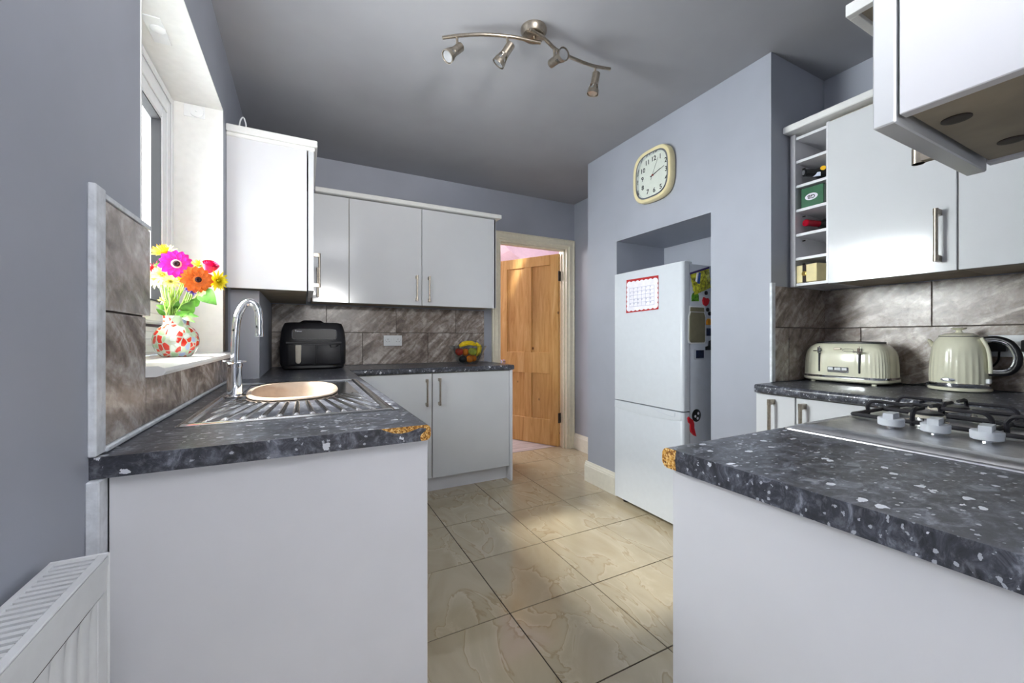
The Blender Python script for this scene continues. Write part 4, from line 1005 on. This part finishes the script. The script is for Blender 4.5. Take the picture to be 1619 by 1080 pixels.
# ------------------------------------------------------------------ fruit bowl
FBX, FBY = 1.205, 3.14
t = thing('fruit_bowl', 'clear glass tapered bowl heaped with fruit at the worktop end', 'bowl', (FBX, FBY, TOP))
bm = B(); p4 = 9
L = []
for s, z in ((.075, .001), (.082, .006), (.105, .05), (.135, .11), (.152, .145), (.148, .146), (.131, .11), (.100, .05), (.076, .010)):
    L.append([Vector((x, y, TOP+z)) for x, y in sq(FBX, FBY, s, s*.8, 36, 3)])
loft(bm, L); obj('glass_body', bm, 'bowlglass', t, True)
bm = B(); L0 = [Vector((x, y, TOP+.146)) for x, y in sq(FBX, FBY, .150, .120, 40, 3)]; tube(bm, L0+[L0[0]], .0022, 6); obj('rim', bm, 'bowlglass', t, True)
def fruit(name, c, r, m, label, sc=(1, 1, .93), stalk=True):
    t = thing(name, label, 'fruit', (c[0], c[1], c[2]-r*sc[2])); bm = B(); sphere(bm, c, r, sc, 20)
    if stalk:
        for v in bm.verts:
            dz = (v.co.z-c[2])/(r*sc[2]); rad = math.hypot(v.co.x-c[0], v.co.y-c[1])/r
            if dz > .6: v.co.z -= r*.35*max(0, 1-rad*1.8)
    obj('skin', bm, m, t, True)
    if stalk: obj('stalk', tube(B(), [(c[0], c[1], c[2]+r*.5), (c[0]+.003, c[1]-.002, c[2]+r*1.05)], .0015, 6), 'hinge', t)
    return t
fruit('avocado', (FBX-.048, FBY-.015, TOP+.038), .031, 'avocado', 'dark avocado at the bottom left of the glass bowl', (1.1, .9, .9), False)
fruit('orange', (FBX+.010, FBY-.018, TOP+.040), .030, 'orange_f', 'orange at the bottom centre of the glass bowl', (1, 1, 1), False)
fruit('orange', (FBX+.055, FBY+.008, TOP+.042), .027, 'orange_f', 'small orange at the bottom right of the glass bowl', (1, 1, 1), False)
fruit('orange', (FBX-.012, FBY+.02, TOP+.095), .031, 'orange_f', 'orange between the red and green apples', (1, 1, 1), False)
fruit('apple', (FBX-.078, FBY-.012, TOP+.100), .034, 'apple_r', 'red apple at the left of the glass bowl')
fruit('apple', (FBX+.032, FBY-.030, TOP+.102), .036, 'apple_g', 'green and yellow apple at the front of the glass bowl')
def banana(pts, label, r=.015):
    t = thing('banana', label, 'fruit', pts[0]); P_ = smooth_path(pts, 6); n = len(P_)
    R_ = [r*min(1, .35+2.4*min(i, n-1-i)/n) for i in range(n)]
    obj('skin', tube(B(), P_, R_, 6), 'banana', t, True); e = P_[0]; obj('tip', tube(B(), [P_[0], P_[0]+(P_[0]-P_[1]).normalized()*.012], .0045, 6), 'hinge', t)
banana([(FBX-.075, FBY-.01, TOP+.138), (FBX-.04, FBY-.02, TOP+.158), (FBX+.01, FBY-.02, TOP+.167), (FBX+.06, FBY-.01, TOP+.158), (FBX+.085, FBY, TOP+.145)], 'yellow banana lying across the top of the fruit')
banana([(FBX-.065, FBY+.03, TOP+.15), (FBX-.02, FBY+.03, TOP+.172), (FBX+.04, FBY+.03, TOP+.176), (FBX+.09, FBY+.035, TOP+.16)], 'banana behind the front one on top of the fruit')
banana([(FBX+.085, FBY+.0, TOP+.172), (FBX+.108, FBY-.008, TOP+.135), (FBX+.098, FBY-.01, TOP+.09), (FBX+.072, FBY-.008, TOP+.062)], 'banana standing down the right side of the bowl')
banana([(FBX+.07, FBY-.02, TOP+.175), (FBX+.088, FBY-.034, TOP+.14), (FBX+.082, FBY-.035, TOP+.10), (FBX+.063, FBY-.04, TOP+.072)], 'inner banana beside the green apple')

# ------------------------------------------------------------------ sockets
def dsocket(name, label, org, right, up, out, scale=1.0, plug=False):
    t = thing(name, label, 'socket', org); m = basis(org, right, up)
    def addp(nm, bm, mat_): bmesh.ops.transform(bm, matrix=m, verts=bm.verts); return obj(nm, bm, mat_, t, True)
    addp('plate', box(B(), (-.073, -.043, 0), (.073, .043, .009), .002), 'upvc')
    bm = B()
    for s in (-1, 1):
        cx = s*.040
        box(bm, (cx-.002, .008, .009), (cx+.002, .016, .0095)); box(bm, (cx-.013, -.010, .009), (cx-.007, -.006, .0095)); box(bm, (cx+.007, -.010, .009), (cx+.013, -.006, .0095))
        lathe(bm, [(.002, 0), (.002, .0005)], (s*.0605, .004, .009), (0, 0, 1), 8)
    addp('pin_holes', bm, 'ink')
    for s in (-1, 1): addp('switch', box(B(), (s*.010-.006, .004, .008), (s*.010+.006, .020, .0125), .001), 'upvc')
    if plug:
        pl = addp('plug', box(B(), (-.067, -.022, .0095), (-.018, .024, .04), .006, 2), 'black'); addp('plug', box(B(), (.016, -.022, .0095), (.065, .024, .04), .006, 2), 'black')
    return t
dsocket('double_socket', 'white double socket on the tiles right of the air fryer', (.642, BY-.011, 1.101), (1, 0, 0), (0, 0, 1), None)
dsocket('double_socket', 'white double socket with black plugs behind the kettle handle', (RX-.011, .49, 1.09), (0, -1, 0), (0, 0, 1), None, plug=True)

# ------------------------------------------------------------------ toaster
t = thing('toaster', 'cream ribbed four-slice toaster in the worktop corner', 'toaster', (2.30, .955, TOP))
tx, ty, thx, thy = 2.300, .965, .100, .165
def tl(z, ix, iy, rib=0, p=4.6, n=160):
    out = []
    for k, (x, y) in enumerate(sq(tx, ty, thx-ix, thy-iy, n, p)):
        if rib:
            a = 2*PI*k/n; f = 1-rib*abs(math.sin(a*20)); x, y = tx+(x-tx)*f, ty+(y-ty)*f
        out.append(Vector((x, y, z)))
    return out
obj('base', loft(B(), [tl(TOP+.008, .012, .012), tl(TOP+.010, .004, .004), tl(TOP+.016, -.003, -.003), tl(TOP+.026, -.003, -.003)]), 'cream', t, True)
obj('chrome_band', loft(B(), [tl(TOP+.026, -.001, -.001), tl(TOP+.036, -.001, -.001)]), 'chrome', t, True)
obj('shell', loft(B(), [tl(TOP+.036, .0, .0, .018), tl(TOP+.09, .0, .001, .018), tl(TOP+.13, .003, .004, .010), tl(TOP+.150, .007, .009, .0), tl(TOP+.172, .018, .022), tl(TOP+.184, .032, .040), tl(TOP+.188, .040, .050)]), 'cream', t, True)
obj('top_plate', loft(B(), [tl(TOP+.186, .034, .040), tl(TOP+.192, .034, .040), tl(TOP+.194, .040, .046)]), 'black', t, True)
for sx in (-.035, -.012, .012, .035):
    obj('slot', box(B(), (tx+sx-.006, ty-.10, TOP+.1935), (tx+sx+.006, ty+.10, TOP+.1955)), 'gasket', t)
fx = tx-thx
for yy, zz in ((1.045, .152), (.888, .150)):
    obj('lever_slot', box(B(), (fx-.0015, yy-.004, TOP+.052), (fx+.012, yy+.004, TOP+.165), .002), 'black', t)
    bm = B(); box(bm, (fx-.018, yy-.018, TOP+zz-.004), (fx-.002, yy+.018, TOP+zz+.001), .002); box(bm, (fx-.006, yy-.006, TOP+zz-.012), (fx+.002, yy+.006, TOP+zz+.016), .002); obj('lever', bm, 'chrome', t, True)
    bm = B(); lathe(bm, [(.0022, 0), (.0022, .004)], (fx+.006, yy, TOP+.170), (-1, 0, .2), 8); obj('indicator', bm, 'hinge', t)
cp = obj('control_panel', box(B(), (fx-.004, .927, TOP+.052), (fx+.006, 1.010, TOP+.078), .002), 'chrome', t, True)
for yy, w in ((.942, .010), (.968, .012), (.996, .010)): obj('button', box(B(), (fx-.0065, yy-w, TOP+.063), (fx-.003, yy+w, TOP+.075), .001), 'upvc', cp)
obj('crumb_slider', box(B(), (fx-.010, .932, TOP+.053), (fx-.003, 1.006, TOP+.059), .001), 'chrome', cp)
obj('badge', box(B(), (fx+.001, .957, TOP+.158), (fx+.008, .987, TOP+.166), .002), 'nickel', t)
bm = B(); tube(bm, [Vector((fx+.0015, y, z)) for y, z in sq(.930, TOP+.156, .021, .0065, 24, 2)]+[Vector((fx+.0015, .951, TOP+.156))], .0007, 5); obj('printed_mark', bm, 'hinge', t)
for a in (-1, 1):
    for b in (-1, 1): obj('foot', lathe(B(), [(.010, 0), (.010, .009)], (tx+a*.07, ty+b*.12, TOP), seg=10), 'cream', t, True)
bm = B(); tube(bm, smooth_path([(2.38, .80, TOP+.005), (2.40, .77, TOP+.005), (2.41, .74, TOP+.012), (2.425, .71, TOP+.022), (2.43, .66, TOP+.02), (2.435, .60, TOP+.05), (2.435, .54, TOP+.11), (2.43, .53, TOP+.16)], 6), .0032, 8)
tag(center(obj('power_cable', bm, 'cableb', None, True)), 'black power cable running from toaster behind the kettle', 'cable')

# ------------------------------------------------------------------ kettle
kx, ky = 2.345, .618
t = thing('kettle', 'cream ribbed kettle with a black and chrome loop handle', 'kettle', (kx, ky, TOP))
obj('power_base', lathe(B(), [(.078, 0), (.088, .003), (.090, .009), (.088, .014), (.078, .016)], (kx, ky, TOP+.001), seg=40), 'cream', t, True)
obj('chrome_band', lathe(B(), [(.085, .016), (.086, .018), (.086, .030), (.084, .032)], (kx, ky, TOP+.001), seg=40), 'chrome', t, True)
def krip(a, h): 
    k = 1 if h < .12 else max(0, (.165-h)/.045)
    return 1-.022*k*abs(math.sin(a*14))
obj('body', lathe(B(), [(.085, .032), (.086, .06), (.085, .09), (.083, .12), (.080, .15), (.076, .175), (.070, .195), (.060, .212), (.054, .218), (.001, .218)], (kx, ky, TOP+.001), seg=168, rip=krip), 'cream', t, True)
obj('lid', lathe(B(), [(.056, .216), (.055, .222), (.040, .229), (.012, .232), (.008, .238), (.009, .242), (.020, .246), (.022, .249), (.016, .252), (.001, .2525)], (kx, ky, TOP+.001), seg=36), 'cream', t, True)
obj('lid_seam', lathe(B(), [(.0575, .2155), (.0575, .2185)], (kx, ky, TOP+.001), seg=36), 'black', t)
sd = Vector((-.1, 1, 0)).normalized()
bm = B(); L = []
for u, r_, z in ((.060, .012, .150), (.075, .020, .175), (.086, .020, .190), (.094, .012, .200)):
    c = Vector((kx, ky, TOP+z))+sd*(u-.006); s_ = sd.cross(Vector((0, 0, 1)))
    L.append([c+s_*r_*math.cos(2*PI*k/14)+Vector((0, 0, 1))*r_*.75*math.sin(2*PI*k/14) for k in range(14)])
loft(bm, L); obj('spout', bm, 'cream', t, True)
hd_ = Vector((-.12, -1, 0)).normalized(); hb = Vector((kx, ky, TOP))
pth = smooth_path([hb+hd_*.070+Vector((0, 0, .205)), hb+hd_*.105+Vector((0, 0, .207)), hb+hd_*.138+Vector((0, 0, .190)), hb+hd_*.156+Vector((0, 0, .150)), hb+hd_*.154+Vector((0, 0, .110)), hb+hd_*.136+Vector((0, 0, .084)), hb+hd_*.105+Vector((0, 0, .078)), hb+hd_*.078+Vector((0, 0, .078))], 6)
hh = obj('handle', tube(B(), pth, .0115, 12), 'black', t, True)
s_ = hd_.cross(Vector((0, 0, 1)))
obj('handle_trim', tube(B(), [p*1.0+((hb+hd_*.1+Vector((0, 0, .145)))-p)*.10+Vector((-.004, 0, 0)) for p in pth], .0072, 8), 'chrome', hh, True)
obj('handle_strap', tube(B(), smooth_path([hb+hd_*.066+Vector((-.012, 0, .212)), hb+hd_*.083+Vector((-.012, 0, .17)), hb+hd_*.089+Vector((-.012, 0, .12)), hb+hd_*.090+Vector((-.012, 0, .075))], 5), .006, 8), 'cream', t, True)
bd = Vector((-1, -.02, 0)).normalized()
o = obj('badge', (lambda b: loft(b, [[Vector((kx-.0845-q, y, z)) for y, z in sq(ky+.008, TOP+.047, hw, hv, 20, 2.4)] for q, hw, hv in ((0, .020, .0065), (.003, .020, .0065), (.004, .017, .0045))]))(B()), 'chrome', t, True)
obj('power_switch', box(B(), (kx-.035, ky-.092, TOP+.036), (kx-.015, ky-.079, TOP+.055), .003), 'upvc', t)
obj('plug_inlet', box(B(), (kx-.01, ky+.07, TOP+.002), (kx+.03, ky+.095, TOP+.022), .004), 'black', t)

# ------------------------------------------------------------------ wine rack contents
def bottle(c, d, m_caps, m_body, label, length=.24, rb=.033):
    t = thing('wine_bottle', label, 'bottle', c); c = Vector(c)
    obj('glass_body', lathe(B(), [(.015, .07), (.0165, .085), (.024, .10), (rb, .12), (rb, length), (rb*.8, length+.004), (.001, length)], c, d, 20), m_body, t, True)
    obj('capsule', lathe(B(), [(.001, 0), (.0150, 0), (.0165, .002), (.0165, .012), (.0155, .014), (.0158, .082)], c, d, 18), m_caps, t, True)
    return t
# second pigeonhole: bottle with neck out, seen body-first
t = thing('wine_bottle', 'dark bottle with a yellow neck label in the second pigeonhole', 'bottle', (FXR+.02, 1.07, 1.90))
c = Vector((FXR+.010, 1.082, 1.918)); d = Vector((.86, -.52, -.02)).normalized()
obj('glass_body', lathe(B(), [(.001, .002), (.012, 0), (.0175, .003), (.0185, .02), (.019, .05), (.027, .075), (.030, .10), (.030, .20), (.001, .20)], c, d, 22), 'winegl', t, True)
obj('mouth', lathe(B(), [(.001, 0), (.011, 0), (.011, .003)], c-d*.0025, d, 16), 'fryer_trim', t, True)
fwd = Vector((-1, -.35, .1)).normalized()
obj('label_patch', prism(B(), [c+d*.055+Vector((-.010, -.010, -.012))+q for q in (Vector((0, .016, -.008)), Vector((0, -.016, -.014)), Vector((0, -.016, .004)), Vector((0, .016, .012)))], fwd*.004), 'labelw', t)
obj('neck_label', lathe(B(), [(.001, 0), (.011, 0), (.011, .004), (.001, .004)], c+d*.075+Vector((-.014, -.020, .012)), fwd, 14), 'yellow', t)
# third: green tin with GB badge
t = thing('gift_box', 'dark green box with an oval GB badge in the third pigeonhole', 'box', (2.2, 1.04, 1.747))
obj('carton', box(B(), (FXR+.012, 1.000, 1.7475), (FXR+.14, 1.094, 1.842), .001), ['green_box'], t)
obj('side_sleeve', box(B(), (FXR+.014, .990, 1.749), (FXR+.139, .9995, 1.836)), 'dkgreen', t)
obj('badge', prism(B(), [(FXR+.0118, y, z) for y, z in sq(1.050, 1.795, .027, .016, 28, 2)], (-.0008, 0, 0)), 'paper', t)
obj('badge_letters', text_bm('GB', .025, basis((FXR+.0106, 1.050, 1.795), (0, 1, 0), (0, 0, -1)), .0003), 'ink', t)
# fourth: red capsule bottle
d4 = Vector((.97, -.26, 0)).normalized()
bottle((FXR+.025, 1.083, 1.665+.0145), d4, 'redfoil', 'winegl', 'dark wine bottle with a red foil neck in the fourth pigeonhole', .19, .032)
# sixth: cream box with ribbon
t = thing('gift_box', 'cream gift box with a dark ribbon and round seal in the lowest pigeonhole', 'box', (2.15, 1.06, 1.3875))
bm = B(); o = obj('carton', box(B(), (-.0, -.050, .0005), (.09, .050, .084), .002), 'cream_card', t, shift=False)
obj('ribbon', box(B(), (-.0012, .000, 0), (.0905, .018, .0845)), 'ribbon', t, shift=False)
obj('seal', lathe(B(), [(.012, 0), (.012, .002), (.009, .003)], (-.0012, .009, .042), (-1, 0, 0), 20), 'gold', t, shift=False)
t.location = (FXR-.008, 1.062, 1.3875); t.rotation_euler = (0, 0, -.22)

# ------------------------------------------------------------------ hob
t = thing('gas_hob', 'stainless steel four-burner gas hob set in the near right worktop', 'hob', (1.29, .27, TOP))
HX0, HX1, HY0, HY1 = .990, 1.580, .02, .545
def rect_loop(i, z, r=.012, n=4):
    x0, x1, y0, y1 = HX0+i, HX1-i, HY0+i, HY1-i; out = []
    for cx, cy, a0 in ((x1-r, y1-r, 0), (x0+r, y1-r, PI/2), (x0+r, y0+r, PI), (x1-r, y0+r, 3*PI/2)):
        for k in range(n+1): a = a0+PI/2*k/n; out.append(Vector((cx+r*math.cos(a), cy+r*math.sin(a), z)))
    return out
bm = B(); loft(bm, [rect_loop(0, TOP+.0005), rect_loop(.001, TOP+.003), rect_loop(.010, TOP+.004), rect_loop(.015, TOP+.010), rect_loop(.026, TOP+.0135), rect_loop(.029, TOP+.0115), rect_loop(.033, TOP+.0115), rect_loop(.037, TOP+.014), rect_loop(.05, TOP+.014)]); obj('hob_plate', bm, 'hob_steel', t, True)
def lr(x0, x1, y0, y1, z, r=.03, n=6):
    out = []
    for cx, cy, a0 in ((x1-r, y1-r, 0), (x0+r, y1-r, PI/2), (x0+r, y0+r, PI), (x1-r, y0+r, 3*PI/2)):
        for k in range(n+1): a = a0+PI/2*k/n; out.append(Vector((cx+r*math.cos(a), cy+r*math.sin(a), z)))
    return out
obj('burner_well', loft(B(), [lr(1.20, 1.545, .05, .515, TOP+.0142), lr(1.203, 1.542, .053, .512, TOP+.0150)]), 'hob_steel', t, True)
ht = TOP+.015
burn = [(1.285, .39, .030), (1.285, .16, .038), (1.455, .40, .038), (1.455, .17, .024)]
for bx, by, br in burn:
    b = obj('burner', lathe(B(), [(br*1.25, 0), (br*1.25, .004), (br, .006), (br, .012)], (bx, by, ht), seg=28), 'steel', t, True)
    obj('burner_ring', lathe(B(), [(br*.98, .012), (br*1.02, .013), (br*1.02, .018), (br*.9, .019)], (bx, by, ht), seg=28, rip=lambda a, h: 1-.05*(math.sin(a*14) > .3)), 'beige', b, True)
    obj('burner_cap', lathe(B(), [(br*.9, .0185), (br*.92, .021), (br*.85, .024), (.001, .025)], (bx, by, ht), seg=28), 'iron', b, True)
gz = TOP+.050
def gbar(bm, a, b, w=.0045):   # finger: foot rises, bends over and points to the burner centre
    a, b = Vector((*a, ht)), Vector((*b, gz)); m = Vector((a.x, a.y, gz-.012)); m2 = Vector((a.x, a.y, gz))+(b-Vector((a.x, a.y, gz))).normalized()*.012
    tube(bm, smooth_path([a, a.lerp(m, .6), m, m2, m2.lerp(b, .5), b], 4), w, 6)
for gx in (1.285, 1.455):
    bm = B(); x0, x1, y0, y1 = gx-.078, gx+.078, .065, .50
    pts = [(x0, y0), (x1, y0), (x1, y1), (x0, y1)]
    for p, q in zip(pts, pts[1:]+pts[:1]): tube(bm, [Vector((*p, ht+.008)), Vector((*q, ht+.008))], .005, 6)
    tube(bm, [Vector((x0, .28, ht+.008)), Vector((x1, .28, ht+.008))], .005, 6)
    for by in (.39, .17):
        gbar(bm, (x0, by), (gx-.022, by)); gbar(bm, (x1, by), (gx+.022, by))
        gbar(bm, (gx, by+(.11 if by > .3 else .10)), (gx, by+.024)); gbar(bm, (gx, by-(.10)), (gx, by-.024))
    obj('pan_support', bm, 'iron', t, True)
def knob(x, y, a):
    bm = B(); k = obj('knob', lathe(bm, [(.019, .004), (.022, .006), (.0225, .020), (.021, .0215), (.001, .0215)], (x, y, TOP+.0145), seg=28), 'knob', t, True)
    d = Vector((math.cos(a), math.sin(a), 0)); n = Vector((-d.y, d.x, 0)); c = Vector((x, y, TOP+.034))
    bm = B(); loft(bm, [[c+d*(-.021)+n*-.0085+Vector((0, 0, z)), c+d*.021+n*-.0085+Vector((0, 0, z)), c+d*.021+n*.0085+Vector((0, 0, z)), c+d*(-.021)+n*.0085+Vector((0, 0, z))] for z in (0, .013)])
    obj('grip', bm, 'knob', k)
    obj('stem', lathe(B(), [(.008, 0), (.008, .008)], (x, y, TOP+.0142), seg=12), 'chrome', k)
for y in (.405, .335, .265, .195): knob(1.145, y, .1)

# ------------------------------------------------------------------ repeats carry a shared group
for o in bpy.data.objects:
    if o.parent is None and 'category' in o.keys():
        b = o.name.split('.')[0]
        g = {'gerbera': 'gerberas in the window sill bouquet', 'chrysanthemum': 'chrysanthemums in the window sill bouquet', 'purple_flower': 'purple flowers in the window sill bouquet',
             'banana': 'bananas in the fruit bowl', 'orange': 'oranges in the fruit bowl', 'apple': 'apples in the fruit bowl', 'fridge_magnet': 'magnets on the fridge side',
             'wine_bottle': 'bottles in the wine rack', 'gift_box': 'boxes in the wine rack', 'wall_cabinet': 'white wall cupboards', 'base_cabinet': 'white base cupboards',
             'worktop': 'slate-effect worktops', 'double_socket': 'double sockets on the tiles'}.get(b)
        if g: o['group'] = g
